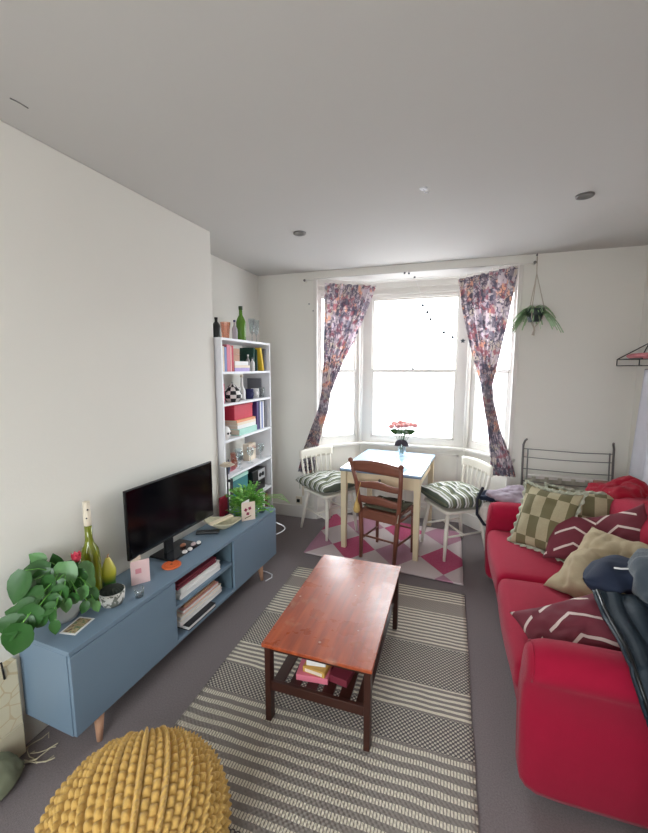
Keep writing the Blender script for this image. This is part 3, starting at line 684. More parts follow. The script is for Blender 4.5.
for i, (yy, dd) in enumerate(((.30, .05), (.42, .13), (.50, .06), (.68, .05))):
    t = thing('stem_glass', ('clear stemmed glass beside the dark blue eared pot', 'clear stemmed glass standing at the back of the bookcase compartment', 'clear stemmed glass before the flower-printed box', 'clear stemmed glass right of the flower-printed box')[i], 'glass', bsh(yy, dd, zs), 0, 'stemmed glasses on the bookcase')
    MB().lathe([(0, 0), (.028, 0), (.026, .003), (.004, .008), (.004, .055), (.024, .075), (.032, .11), (.028, .14), (.026, .14), (.029, .11), (.02, .08), (0, .066)], n=20).build('glass_body', m_clear, t, smooth=True)
t = thing('flower_box', 'white box printed with red flowers on the fourth compartment', 'box', bsh(.55, .10, zs)); MB().span((-.06, 0, 0), (0, .13, .15)).build('box_body', BK['cream'], t, bevel=.003)
o = MB()
for yy, z_ in ((.03, .11), (.07, .125), (.10, .105), (.055, .09)): o.lathe([(0, -.001), (.017, 0), (0, .001)], (.0015, yy, z_), 10)
o.build('printed_flowers', flat('redflower', (176, 40, 60)), t)
t = thing('tray', 'round pink tray lying on the fourth bookcase compartment', 'tray', bsh(.22, .14, zs)); MB().lathe([(0, 0), (.07, 0), (.09, .012), (.086, .012), (.068, .004), (0, .004)], n=28).build('tray_body', flat('pinktray', (206, 128, 140), .5), t, smooth=True)
zs = .50
t = thing('speaker', 'black and silver radio in the lowest visible compartment', 'radio', bsh(.48, .03, zs + .0)); MB().span((-.16, 0, 0), (0, .24, .20)).build('casing', m_black, t, bevel=.004)
MB().span((0, .10, .10), (.003, .23, .19)).build('front_panel', flat('silverpanel', (176, 176, 180), .4), t)
for yy in (.135, .185): MB().lathe([(.0, 0), (.02, .0), (.018, .006), (0, .006)], n=16).build('dial', m_black, t).matrix_local = Matrix.Translation((.003, yy, .145)) @ Matrix.Rotation(R(90), 4, 'Y')
t = thing('storage_box', 'teal storage box behind the fern', 'box', bsh(.17, .05, zs)); MB().span((-.18, 0, 0), (0, .26, .20)).build('box_body', BK['teal'], t, bevel=.004); MB().span((-.184, -.004, .2), (.004, .264, .23)).build('lid', BK['mint'], t, bevel=.004)
for i, (h, mt, lb) in enumerate(((.23, 'navy', 'navy binder at the left of the lowest visible compartment'), (.22, 'white', 'white binder beside the navy binder'), (.235, 'black', 'black binder left of the teal box'))):
    book(.025 + i * .045, zs, .040, h, BK[mt], lb)
zs = .22
for i, (h, mt, lb) in enumerate(((.22, 'black', 'black folder in the compartment near the floor'), (.23, 'white', 'white folder in the compartment near the floor'), (.21, 'maroon', 'maroon folder in the compartment near the floor'))):
    book(.60 + i * .06, zs, .045, h, BK[mt], lb)
# on top of the bookcase
zs = BH
bottle('dark bottle at the near end on top of the bookcase', bsh(.07, .08, zs), .030, .15, m_black)
t = thing('orange_glass', 'peach faceted glass on top of the bookcase', 'glass', bsh(.21, .09, zs)); MB().lathe([(0, 0), (.026, 0), (.040, .13), (.036, .13), (.022, .01), (0, .01)], n=10).build('glass_body', m_peach, t)
bottle('small pale bottle with dark cap left of the green bottle', bsh(.33, .08, zs), .022, .16, flat('paleglass', (186, 178, 186), .3), BK['navy'], .55)
t = bottle('green wine bottle standing on top of the bookcase', bsh(.45, .09, zs), .040, .285, M('wine_green', (92, 140, 44), .15, .15, 10), flat('darkgreencap', (50, 70, 40)), .55)
for yy, dd, lb in ((.60, .07, 'slender clear flute left of the other flute on the bookcase top'), (.72, .09, 'slender clear flute at the far end of the bookcase top')):
    t = thing('flute_glass', lb, 'glass', bsh(yy, dd, zs)); MB().lathe([(0, 0), (.028, 0), (.005, .008), (.004, .06), (.022, .09), (.030, .20), (.027, .20), (.018, .09), (0, .07)], n=20).build('glass_body', m_clear, t, smooth=True)

# ------------------------------------------------------------------ coffee table
t = thing('coffee_table', 'low teak coffee table with a slatted magazine shelf', 'coffee table', (-.505, 1.865, .012), R(-.5))
cw, cl = .50, .88
MB().span((-cw / 2, -cl / 2, .372), (cw / 2, cl / 2, .39)).build('tabletop', m_teak, t, bevel=.003)
for sx_ in (-1, 1):
    for sy_ in (-1, 1): MB().prism([(sx_ * (cw / 2 - .008), sy_ * (cl / 2 - .012)), (sx_ * (cw / 2 - .008), sy_ * (cl / 2 - .055)), (sx_ * (cw / 2 - .036), sy_ * (cl / 2 - .055)), (sx_ * (cw / 2 - .036), sy_ * (cl / 2 - .012))], 2, 0, .372).build('leg', m_dwood, t, bevel=.003)
for sy_ in (-1, 1): 
    MB().box((0, sy_ * (cl / 2 - .03), .175), (cw - .05, .018, .045)).build('shelf_rail', m_dwood, t, bevel=.002)
    MB().box((0, sy_ * (cl / 2 - .045), .352), (cw - .07, .016, .036)).build('apron', m_dwood, t)
for sx_ in (-1, 1): MB().box((sx_ * (cw / 2 - .045), 0, .352), (.016, cl - .09, .036)).build('apron', m_dwood, t)
for i in range(6):
    x = -cw / 2 + .055 + i * (cw - .11) / 5
    MB().box((x, 0, .168), (.052, cl - .06, .012)).build('slat', m_dwood, t, bevel=.002)
m_box = BK['tan']
def small(name, label, cat, loc, dims, mat, rz=0, mat2=None):
    t = thing(name, label, cat, loc, rz); MB().span((-dims[0] / 2, -dims[1] / 2, 0), (dims[0] / 2, dims[1] / 2, dims[2])).build('box_body', mat, t, bevel=.002)
    if mat2: MB().span((-dims[0] / 2 + .012, -dims[1] / 2 - .001, dims[2] * .2), (dims[0] / 2 - .012, -dims[1] / 2, dims[2] * .75)).build('printed_front', mat2, t)
    return t
small('card_box', 'pink playing-card box lying on the coffee table shelf', 'box', (-.56, 1.58, .187), (.15, .12, .03), BK['pink'], .1)
small('card_box', 'mustard box with pale front on the pink box under the table', 'box', (-.545, 1.575, .218), (.11, .09, .028), flat('mustard', (206, 160, 80)), -.1, BK['cream'])
small('card_box', 'white box on top of the pile under the coffee table', 'box', (-.55, 1.59, .247), (.09, .08, .028), BK['white'], .15)
small('card_box', 'maroon box to the right of the pile under the table', 'box', (-.43, 1.60, .187), (.09, .11, .035), BK['maroon'], -.15)
small('card_box', 'olive box at the back of the pile under the table', 'box', (-.46, 1.76, .187), (.12, .14, .06), flat('olivebox', (110, 92, 48)), .1)

# ------------------------------------------------------------------ dining table
t = thing('dining_table', 'small square dining table with a pale blue glossy top and cream legs', 'dining table', (-.512, 3.60, .009), R(-5))
tw, tl = .70, .86
MB().span((-tw / 2, -tl / 2, .712), (tw / 2, tl / 2, .722)).build('top_edge', flat('blue_edge', (100, 124, 150), .4), t, bevel=.002)
MB().span((-tw / 2 + .001, -tl / 2 + .001, .722), (tw / 2 - .001, tl / 2 - .001, .738)).build('tabletop', M('pale_blue_gloss', (176, 204, 232), .1, .04, 3, coat=.6), t, bevel=.003)
for sx_ in (-1, 1):
    MB().box((sx_ * (tw / 2 - .045), 0, .655), (.02, tl - .10, .11)).build('apron', m_pine, t)
    for sy_ in (-1, 1): MB().box((sx_ * (tw / 2 - .032), sy_ * (tl / 2 - .032), .356), (.042, .042, .712), taper=1.25).build('leg', m_pine, t, bevel=.003)
for sy_ in (-1, 1): MB().box((0, sy_ * (tl / 2 - .045), .655), (tw - .10, .02, .11)).build('apron', m_pine, t)
MB().ball((0, -tl / 2 + .03, .655), .012, 8).build('drawer_knob', m_metal, t)
# vase with flowers
t = thing('flower_vase', 'clear glass jar vase with pink roses and a dark ribbon', 'vase', (-.44, 3.84, .748))
MB().lathe([(0, 0), (.036, 0), (.040, .01), (.040, .10), (.030, .125), (.030, .14), (.027, .14), (.027, .125), (.036, .10), (.036, .012), (0, .008)], n=24).build('jar', m_clear, t, smooth=True)
o = MB(); f = MB(); lf = MB(); r = random.Random(5)
for i in range(14):
    a = i * 2.4; rr = .012 + .062 * (i / 13); rr *= 1.35; top = Vector((rr * 1.25 * math.cos(a), rr * math.sin(a), .325 - .25 * rr + r.uniform(-.012, .012)))
    o.tube([(r.uniform(-.015, .015), r.uniform(-.015, .015), .02), (top.x * .3, top.y * .3, .14), tuple(top)], .0022, 5)
    f.ball(tuple(top), .028, 7, .85)
    for k in range(6): b_ = k * 1.05; f.leaf(tuple(top - Vector((0, 0, .012))), (math.cos(b_), math.sin(b_), .7), (math.cos(b_), math.sin(b_), -.7), .042, .018, .1, -.2, 3)
    lf.leaf((top.x * .5, top.y * .5, .22), (math.cos(a), math.sin(a), .8), (0, -.6, .6), .08, .026, .1, .3, 3)
o.build('stems', m_leaf, t); f.build('roses', M('dusty_roses', (226, 160, 156), .8, .3, 25), t, smooth=True); lf.build('foliage', m_leaf, t, smooth=True)
o = MB().tube([(-.032, -.012, .150), (0, -.034, .152), (.032, -.012, .150), (.0, .034, .150), (-.032, -.012, .150)], .011, 6)
for sg in (-1, 1): o.leaf((0, -.036, .155), (sg * 1.0, -.2, -.75), (0, -1, .1), .085, .030, 0, .1, 4)
o.build('ribbon', flat('dark_ribbon', (50, 36, 44)), t)

# ------------------------------------------------------------------ chairs
def pillow_mesh(w, h, t, nx=22, ny=22, seed=0, wr=.004, pinch=.10, power=.55):
    m = MB()
    def f(sgn):
        def g_(u, v):
            x, y = 2 * u - 1, 2 * v - 1
            k = (max(0, 1 - x * x) * max(0, 1 - y * y)) ** power
            px = x * w / 2 * (1 - pinch * (1 - y * y) * x * x); py = y * h / 2 * (1 - pinch * (1 - x * x) * y * y)
            nz = noise.noise(Vector((px * 9 + seed, py * 9, sgn * 3 + seed))) * wr * 2.5 + noise.noise(Vector((px * 25 + seed, py * 25, sgn))) * wr
            return Vector((px, py, sgn * (t / 2) * k + nz * k))
        return g_
    m.grid(f(1), nx, ny); m.grid(f(-1), nx, ny); bmesh.ops.remove_doubles(m.bm, verts=m.bm.verts, dist=1e-4)
    return m
def white_chair(label, loc, rz):
    # local: faces +Y, back at -Y
    t = thing('spindle_chair', label, 'chair', loc, rz)
    o = MB()
    def seatp(u, v):
        x, y = 2 * u - 1, 2 * v - 1
        rr = 1.0 / max(.8, (abs(x) ** 5 + abs(y) ** 5 + 1e-9) ** .2) if False else 1
        return Vector((x * .20 * (1 + .08 * y), y * .195, .43 - .008 * (1 - x * x) * (1 - y * y)))
    ds = [(-.17, .195), (.17, .195), (.205, .16), (.195, -.15), (.16, -.195), (-.16, -.195), (-.195, -.15), (-.205, .16)]
    MB().prism(ds, 2, .405, .432).build('seat', m_pine_w, t, bevel=.008)
    for sx_ in (-1, 1):
        MB().tube([(sx_ * .15, .15, .41), (sx_ * .17, .175, .2), (sx_ * .19, .195, 0)], [.015, .018, .011], 12).build('leg', m_pine_w, t, smooth=True)
        MB().tube([(sx_ * .14, -.15, .41), (sx_ * .165, -.19, .2), (sx_ * .185, -.225, 0)], [.015, .018, .011], 12).build('leg', m_pine_w, t, smooth=True)
        MB().tube([(sx_ * .165, .17, .2), (sx_ * .16, -.18, .21)], .009, 8).build('stretcher', m_pine_w, t, smooth=True)
        MB().tube([(sx_ * .155, -.17, .42), (sx_ * .172, -.200, .60), (sx_ * .182, -.225, .76)], [.013, .012, .010], 10).build('back_post', m_pine_w, t, smooth=True)
    MB().tube([(-.16, 0, .205), (.16, 0, .205)], .009, 8).build('stretcher', m_pine_w, t, smooth=True)
    for i in range(5):
        x = -.11 + i * .055
        MB().tube([(x * .95, -.175, .425), (x * 1.05, -.21, .62), (x * 1.12, -.216 - .012 * (1 - (x / .11) ** 2), .725)], .0065, 8).build('spindle', m_pine_w, t, smooth=True)
    def rail(u, v):
        x = (u * 2 - 1) * .205; return Vector((x, -.212 - .022 * (1 - (x / .205) ** 2), .705 + (.085 + .012 * math.cos(math.pi * x / .41)) * v))
    MB().grid(rail, 16, 5).build('top_rail', m_pine_w, t, smooth=True, solid=.018)
    return t
m_pine_w = M('white_painted_wood', (232, 226, 214), .45, .05, 8)
def seat_cushion(label, loc, rz, w=.44, h=.42, thick=.085, seed=0, mat=None, tilt=0, name='seat_cushion'):
    t = thing(name, label, 'cushion', loc, rz, None); t.rotation_euler = (R(tilt), 0, rz)
    m = pillow_mesh(w, h, thick, 30, 30, seed, .005, .03, .32)
    for v in m.bm.verts:
        for bx, by in ((-.1, -.09), (.1, -.09), (-.1, .1), (.1, .1), (0, 0)):
            d = (v.co.x - bx) ** 2 + (v.co.y - by) ** 2
            if v.co.z > 0: v.co.z -= .026 * math.exp(-d / .0012)
    m.build('pad', mat or m_stripe, t, smooth=True, loc=(0, 0, thick / 2))
    o = MB()
    for bx, by in ((-.1, -.09), (.1, -.09), (-.1, .1), (.1, .1), (0, 0)): o.ball((bx, by, thick * .72), .007, 6, .6)
    for sg in (-1, 1): o.tube([(sg * .18, -.19, thick / 2), (sg * .19, -.22, thick * .3), (sg * .185, -.225, -.03)], .004, 6)
    o.build('tufts_and_ties', m_frill, t)
    return t
c1 = white_chair('white spindle-back chair left of the dining table', (-1.10, 3.555, .009), R(-124))
seat_cushion('green and cream striped seat pad on the left white chair', (-1.11, 3.55, .441), R(-124), .48, .47, .14, seed=2)
c2 = white_chair('white spindle-back chair right of the dining table', (.06, 3.49, .009), R(123))
seat_cushion('puffy green striped seat pad on the right white chair', (.07, 3.49, .441), R(123), .49, .48, .15, seed=8, tilt=0)
m_olpad = M('dark_olive_pad', (84, 80, 64), .9, .4, 24)
# ladder-back chair, faces +Y
t = thing('ladder_back_chair', 'brown wooden ladder-back chair with its back to the viewer', 'chair', (-.480, 3.21, .009), R(-17))
for sx_ in (-1, 1):
    MB().tube([(sx_ * .152, -.175, 0), (sx_ * .158, -.155, .22), (sx_ * .175, -.155, .45), (sx_ * .200, -.185, .67), (sx_ * .222, -.235, .85)], [.015, .019, .019, .017, .016], 12).build('back_post', m_bwood, t, smooth=True)
    MB().ball((sx_ * .223, -.238, .856), .021, 8, 1.0).build('finial', m_bwood, t, smooth=True)
    MB().tube([(sx_ * .17, .16, 0), (sx_ * .17, .16, .43)], [.013, .018], 12).build('front_leg', m_bwood, t, smooth=True)
    MB().tube([(sx_ * .168, .16, .16), (sx_ * .155, -.157, .17)], .009, 8).build('stretcher', m_bwood, t, smooth=True)
    MB().tube([(sx_ * .168, .16, .36), (sx_ * .162, -.155, .37)], .011, 8).build('seat_rail', m_bwood, t, smooth=True)
MB().tube([(-.155, -.156, .20), (.155, -.156, .20)], .009, 8).build('stretcher', m_bwood, t, smooth=True)
MB().tube([(-.17, .16, .22), (.17, .16, .22)], .009, 8).build('stretcher', m_bwood, t, smooth=True)
MB().prism([(-.18, .185), (.18, .185), (.168, -.15), (-.168, -.15)], 2, .405, .43).build('seat', m_bwood, t, bevel=.006)
MB().box((0, -.15, .385), (.31, .016, .07)).build('rear_seat_rail', m_bwood, t, bevel=.003)
def slat(z0, hgt, y0, wd, crest=.02, wav=0):
    def f(u, v):
        x = (u * 2 - 1) * wd; cz = crest * math.cos(math.pi * (u - .5)) + wav * math.cos(3 * math.pi * (u - .5)) * .3
        return Vector((x, y0 - .018 * math.cos(math.pi * (u - .5)), z0 + v * hgt + (cz if v > .5 else cz * .35) ))
    MB().grid(f, 22, 4).build('ladder_slat', m_bwood, t, smooth=True, solid=.015)
slat(.765, .080, -.215, .214, .026); slat(.625, .045, -.178, .195, .020, .02); slat(.49, .055, -.158, .178, .016, .015)
seat_cushion('flat dark olive striped pad on the brown ladder-back chair', (-.47, 3.21, .439), R(-17), .34, .30, .05, seed=5, mat=m_olpad)
# small plastic bag on the chair/table corner
t = thing('net_bag', 'small straw-coloured net bag hanging from the brown chair back', 'bag', (-.70, 3.02, .43))
MB().lathe([(0, 0), (.022, .006), (.030, .03), (.022, .07), (.008, .10), (.004, .13), (0, .13)], n=14).build('bag_body', flat('straw', (204, 170, 104), .8, .3, 60), t, smooth=True)
MB().tube([(0, 0, .12), (.015, .005, .2), (.03, .0, .26)], .003, 6).build('handle', flat('straw', (204, 170, 104)), t)

# ------------------------------------------------------------------ curtains
def sheet(name, label, rows, pleats, amp, seed):
    # rows: list of (left point, right point) top to bottom; bay-side direction gives pleat depth
    def ev(q):
        q *= len(rows) - 1; i = min(int(q), len(rows) - 2); k = q - i; k = k * k * (3 - 2 * k)
        return [Vector(rows[i][j]).lerp(Vector(rows[i + 1][j]), k) for j in (0, 1)]
    def f(u, v):
        a, b = ev(v); d = b - a; n = Vector((-d.y, d.x, 0)); 
        n = n.normalized() if n.length > 1e-6 else Vector((0, 1, 0)); uu = u + .02 * math.sin(v * 9 + u * 7 + seed)
        am = amp * (1 - .35 * v)
        return a + d * u - n * (am * math.sin(2 * math.pi * pleats * uu) + .3 * am * math.sin(2 * math.pi * pleats * 2.3 * uu + seed + v * 3))
    t = thing(name, label, 'curtain', tuple((Vector(rows[0][0]) + Vector(rows[0][1])) / 2))
    o = MB().grid(f, 150, 60).build('drape', m_curtain, t, smooth=True, solid=.002)
    for v in o.data.vertices: v.co -= t.location
    h = MB()
    for i in range(9):
        p = f((i + .5) / 9, 0) - t.location; h.tube([p + Vector((0, 0, -.01)), p + Vector((0, -.002, .02)), p + Vector((0, .004, .03))], .0025, 5)
    h.build('hooks', m_trim, t)
    return t
sheet('curtain', 'floral curtain on the left side of the bay, swept to the wall', [
    ((-1.21, 3.73, 2.43), (-.76, 4.03, 2.43)), ((-1.22, 3.73, 2.16), (-.86, 3.98, 2.14)), ((-1.22, 3.73, 1.90), (-.95, 3.92, 1.88)),
    ((-1.22, 3.73, 1.65), (-1.06, 3.83, 1.63)), ((-1.235, 3.72, 1.38), (-1.155, 3.77, 1.36)), ((-1.27, 3.71, 1.20), (-1.175, 3.74, 1.18)),
    ((-1.36, 3.735, .98), (-1.24, 3.755, .98)), ((-1.46, 3.765, .74), (-1.31, 3.775, .74)), ((-1.52, 3.765, .52), (-1.34, 3.775, .50))], 7, .020, 1)
sheet('curtain', 'floral curtain on the right side of the bay, gathered low', [
    ((.02, 4.03, 2.44), (.49, 3.72, 2.46)), ((.06, 3.98, 2.18), (.46, 3.72, 2.20)), ((.12, 3.93, 1.95), (.43, 3.72, 1.96)), ((.19, 3.85, 1.70), (.385, 3.72, 1.70)),
    ((.265, 3.78, 1.46), (.335, 3.71, 1.46)), ((.28, 3.72, 1.30), (.36, 3.69, 1.30)), ((.32, 3.71, 1.08), (.42, 3.69, 1.08)), ((.35, 3.70, .86), (.51, 3.69, .86)), ((.37, 3.70, .66), (.57, 3.69, .66))], 7, .020, 4)
t = thing('curtain_rail', 'thin pale curtain rail following the bay above the window', 'curtain rail', (-.4, 3.80, 2.47))
rp = [(-1.42, 3.74, 2.47), (-1.25, 3.75, 2.47), (-.88, 4.06, 2.47), (.10, 4.06, 2.47), (.46, 3.75, 2.475), (.62, 3.74, 2.48)]
MB().tube([Vector(p) - t.location for p in rp], .006, 8).build('rail', m_trim, t, smooth=True)
for p in (rp[0], rp[-1]): MB().ball(tuple(Vector(p) - t.location), .013, 8).build('end_stop', m_metal, t)
o = MB()
for p in (rp[0], rp[5]): o.span(Vector(p) - t.location - Vector((.008, 0, .008)), Vector(p) - t.location + Vector((.008, .062, .008)))
o.build('bracket', m_trim, t)
# garland of small beads
t = thing('bead_garland', 'string of tiny dark stars hanging across the window', 'garland', (-.2, 4.05, 2.2))
gp = [(-.45, 3.785, 2.48), (-.41, 3.785, 2.475), (-.36, 3.80, 2.44), (-.32, 3.95, 2.34), (-.30, 4.1, 2.23), (-.255, 4.1, 2.16), (-.22, 4.1, 2.09), (-.09, 4.1, 1.96), (-.005, 4.1, 1.91), (.09, 4.05, 1.87), (.17, 4.0, 1.84)]
MB().tube([Vector(p) - t.location for p in gp], .0008, 4).build('string', m_white, t)
for i, p in enumerate(gp):
    if i == 3: continue
    q = Vector(p) - t.location; st_ = MB(); pts = []
    for k in range(10): rr = (.025 if k % 2 == 0 else .013) * (.5 if i < 3 else 1); pts.append((q.x + rr * math.sin(k * math.pi / 5), q.z + rr * math.cos(k * math.pi / 5)))
    st_.prism(pts, 1, q.y - .003, q.y + .003).build('star', flat('star_grey', (66, 72, 80)), t)
# hooks on the left wall near the window (tiny dots)
for i, (x, z, lb) in enumerate(((-1.345, 2.25, 'upper tiny grey star stuck on the wall left of the curtain'), (-1.30, 2.18, 'lower tiny grey star stuck on the wall left of the curtain'))):
    pts = [((.011 if k % 2 == 0 else .005) * math.sin(k * math.pi / 5), (.011 if k % 2 == 0 else .005) * math.cos(k * math.pi / 5)) for k in range(10)]
    o = MB().prism(pts, 1, -.003, .0).build('wall_star', flat('star_grey', (110, 110, 112))); o.location = (x - .05, 3.80, z); tag(o, lb, 'decoration')

# ------------------------------------------------------------------ hanging spider plant
t = thing('hanging_plant', 'spider plant in a dark pot in a macrame hanger by the window', 'hanging plant', (.63, 3.66, 2.02))
MB().lathe([(0, -.03), (.045, -.03), (.065, .04), (.068, .07), (.062, .07), (.058, .05), (0, .05)], n=24).build('pot', M('dark_pot', (44, 58, 58), .4), t, smooth=True)
cords = MB()
for a in (0, 2.1, 4.2):
    cords.tube([(0, .06, .50), (.0, .03, .36), (.066 * math.cos(a), .066 * math.sin(a), .08), (.06 * math.cos(a), .06 * math.sin(a), .0), (.02 * math.cos(a), .02 * math.sin(a), -.055), (0, 0, -.08)], .0035, 6)
cords.tube([(0, 0, -.07), (.004, 0, -.10), (-.004, 0, -.14)], [.006, .008, .012], 6)
cords.build('macrame_cords', flat('cord', (190, 178, 164), .9), t, smooth=True)
MB().tube([(0, .10, .52), (0, .06, .52), (0, .055, .505)], .005, 6).build('hook', m_metal, t)
r = random.Random(9); o = MB()
for i in range(150):
    a = r.uniform(0, 6.283) if i % 3 else r.uniform(2.4, 4.2); L = r.uniform(.09, .19); el = r.uniform(.2, 1.2); dx, dy = math.cos(a), math.sin(a) * .6
    pts = []
    for k in range(6):
        q = k / 5; pts.append(Vector((dx * L * q * math.cos(el) * 1.2, max(-.12, min(.11, dy * L * q)), .06 + L * q * math.sin(el) - .26 * q * q * (L / .2) * (1.1 - el * .35))))
    wd = .006
    for p, q in zip(pts, pts[1:]):
        sd = (q - p).cross(Vector((0, .3, 1))); sd = sd.normalized() * wd if sd.length > 1e-6 else Vector((wd, 0, 0))
        vs = [o.bm.verts.new(c_) for c_ in (p - sd, p + sd, q + sd * .8, q - sd * .8)]; o.bm.faces.new(vs)
o.build('foliage', m_leaf3, t)

# ------------------------------------------------------------------ radiator and airer
t = thing('radiator', 'low grey-green painted radiator behind the folding airer', 'radiator', (.66, 3.70, 0))
def radf(u, v):
    return Vector((u * .60, .0 + .010 * math.cos(u * 12 * math.pi), .14 + v * .54))
MB().grid(radf, 200, 3).build('front_panel', flat('greygreen', (176, 172, 156), .5), t, smooth=True, solid=.012)
MB().span((0, -.012, .66), (.60, .06, .69)).build('top_grille', m_trim, t, bevel=.004)
MB().span((0.0, .015, .12), (.6, .055, .66)).build('rear_panel', flat('greygreen2', (150, 154, 140), .5), t)
for x in (.04, .56): MB().cyl((x, .03, 0), (x, .03, .15), .008, n=10).build('pipe', m_trim, t)
MB().span((.05, .05, .3), (.09, .1, .4)).span((.5, .05, .3), (.54, .1, .4)).build('bracket', m_metal, t)
t = thing('clothes_airer', 'grey metal folding clothes airer leaning on the back wall', 'clothes airer', (.94, 3.60, 0))
for x, tx in ((-.33, 1.0), (.33, 1.0)):
    MB().tube([(x, -.02, .0), (x, .03, .6), (x, .065, .96), (x + (.01 if x < 0 else -.01), .055, 1.0), (x + (.018 if x < 0 else -.018), .03, 1.012)], .009, 8).build('outer_frame', m_metal, t, smooth=True)
    MB().tube([(x * .9, -.045, .05), (x * .9, .04, .93)], .006, 8).build('inner_frame', m_metal, t, smooth=True)
for k, z in enumerate((.92, .85, .75, .645, .58, .50, .40, .30, .2)):
    y = .03 + .035 * (z - .6) / .36
    MB().tube([(-.33, y, z + .005), (-.1, y - .004, z - .004 * (k % 2)), (.1, y - .004, z - .005), (.33, y, z)], .0038, 6).build('rung', m_metal, t, smooth=True)

# ------------------------------------------------------------------ socket and wall bits
t = thing('wall_socket', 'small cream socket low on the wall beside the bookcase', 'socket', (-1.52, YB, .19))
MB().span((-.035, -.010, -.04), (.035, 0, .04)).build('plate', m_cream, t, bevel=.003); MB().span((-.02, -.028, -.02), (.012, -.010, .015)).build('plug', m_black, t, bevel=.003)
t = thing('wall_bracket', 'slim cream wooden rail fixed above the socket', 'bracket', (-1.47, YB, .25)); MB().span((-.008, -.02, 0), (.008, 0, .16)).build('bar', m_cream, t); MB().box((0, -.024, .12), (.012, .008, .02)).build('clip', m_metal, t)
t = thing('air_vent', 'small white louvred vent low on the bay wall', 'vent', tuple(((A + (B - A) * .32)).to_3d() + Vector((0, 0, .06))), math.atan2((B - A).y, (B - A).x))
MB().span((-.07, -.032, .09), (.07, -.002, .21)).build('frame', m_trim, t, bevel=.003)
for k in range(5): MB().box((0, -.034, .107 + k * .021), (.12, .008, .006)).build('louvre', m_white, t)
o = MB().tube([on_stand(1.69 + .035 * math.sin(a * .35), .02 - .075 * math.sin(a * .35), .40 - a * .012) for a in range(10)] + [on_stand(1.70, .10, .27), on_stand(1.70, .20, .02)], .004, 6).build('white_cable', m_white, smooth=True)
tag(o, 'white power cable looping out beside the cabinet end', 'cable')
o = MB().tube([on_stand(1.50, .0, .008), on_stand(1.56, -.02, .008), on_stand(1.60, .0, .008), on_stand(1.62, .06, .008), on_stand(1.62, .14, .008)], .004, 6).build('floor_cable', m_white, smooth=True)
tag(o, 'short white cable lying on the carpet under the cabinet', 'cable')
# right wall wire shelf
t = thing('wire_shelf', 'thin black wire shelf bracket on the right wall', 'wire shelf', (XR, 3.50, 1.68))
w_ = MB()
for a, b in (((-.01, .24, 0), (-.01, -.2, 0)), ((-.01, .24, -.05), (-.01, -.2, -.05)), ((-.01, .24, 0), (-.01, .24, -.05)), ((-.16, .24, 0), (-.16, -.2, 0)), ((-.16, .24, -.05), (-.16, -.2, -.05)), ((-.16, .24, 0), (-.16, .24, -.05)), ((-.01, .24, 0), (-.16, .24, 0)), ((-.01, .24, -.05), (-.16, .24, -.05)), ((-.005, .12, .12), (-.16, .24, 0)), ((-.005, .24, .0), (-.005, .12, .12))):
    w_.cyl(a, b, .004, n=6)
w_.build('wire_frame', m_black, t)
o = MB()
def cl(u, v):
    return Vector((-.085 + .05 * math.cos(v * 6.28) * (1 + .2 * math.sin(u * 20)), -.2 + .32 * u, .022 + .022 * math.sin(v * 6.28)))
o = MB().grid(cl, 20, 14, cv=True).build('folded_scarf', flat('pink_scarf', (206, 130, 136), .9), smooth=True, loc=(XR, 3.50, 1.68)); 
tag(o, 'pink folded scarf lying on the black wire shelf', 'scarf')
def tw_(u, v):
    z = -1.0 * v; y = -.32 + .40 * u * (1 + .3 * v); return Vector((-.05 - .015 * math.sin(u * 16) - .012 * math.sin(u * 7 + 2), y, z))
t = thing('white_towel', 'white towel hanging on the right wall below the wire shelf', 'towel', (XR, 3.42, 1.60))
MB().grid(tw_, 60, 20).build('cloth', M('towelling', (214, 214, 222), .95, .05, 20, .3, 200), t, smooth=True, solid=.006)
MB().cyl((-.002, -.3, .0), (-.05, -.3, .0), .006, n=8).cyl((-.002, .06, .0), (-.05, .06, .0), .006, n=8).cyl((-.05, -.34, .0), (-.05, .1, .0), .006, n=8).build('rail', m_metal, t)

# ------------------------------------------------------------------ sofa
SX, SY0, SY1, SB = .35, 1.425, 3.14, 1.36
t = thing('sofa', 'crimson red two-seat sofa with rounded arms along the right wall', 'sofa', (SX, SY0, 0))
LY = SY1 - SY0; DX = SB - SX
def rbox(a, b, r=.03, seg=4, name='x', mat=m_sofa, sag=None, par=None, dens=None, puff=0, seed=0):
    m = MB().span(a, b)
    bmesh.ops.bevel(m.bm, geom=list(m.bm.edges) + list(m.bm.verts), offset=r, segments=seg, affect='EDGES', profile=.5)
    if puff:
        bmesh.ops.subdivide_edges(m.bm, edges=[e for e in m.bm.edges if e.calc_length() > .12], cuts=9, use_grid_fill=True)
        cx, cy, cz = [(a[i] + b[i]) / 2 for i in range(3)]; hx, hy, hz = [abs(b[i] - a[i]) / 2 for i in range(3)]
        for v in m.bm.verts:
            u_, w2, q = (v.co.x - cx) / hx, (v.co.y - cy) / hy, (v.co.z - cz) / hz
            n_ = noise.noise(v.co * 5 + Vector((seed, 0, 0))) * .25
            v.co.z += puff * q * (1 - u_ * u_) * (1 - w2 * w2) * (1 + n_)
            v.co.x += puff * .8 * u_ * max(0, 1 - q * q) * (1 - w2 * w2)
            v.co.y += puff * .3 * w2 * max(0, 1 - q * q) * (1 - u_ * u_)
    return m.build(name, mat, par, smooth=True)
rbox((0.0, .05, .035), (DX, LY - .05, .30), .025, 3, 'base', par=t)
AW = .165
rbox((0.0 - .055, AW + .005, .29), (.74, LY / 2, .455), .045, 5, 'seat_cushion', par=t, puff=.022, seed=1)
rbox((0.0 - .055, LY / 2 + .004, .29), (.74, LY - AW - .005, .455), .045, 5, 'seat_cushion', par=t, puff=.022, seed=5)
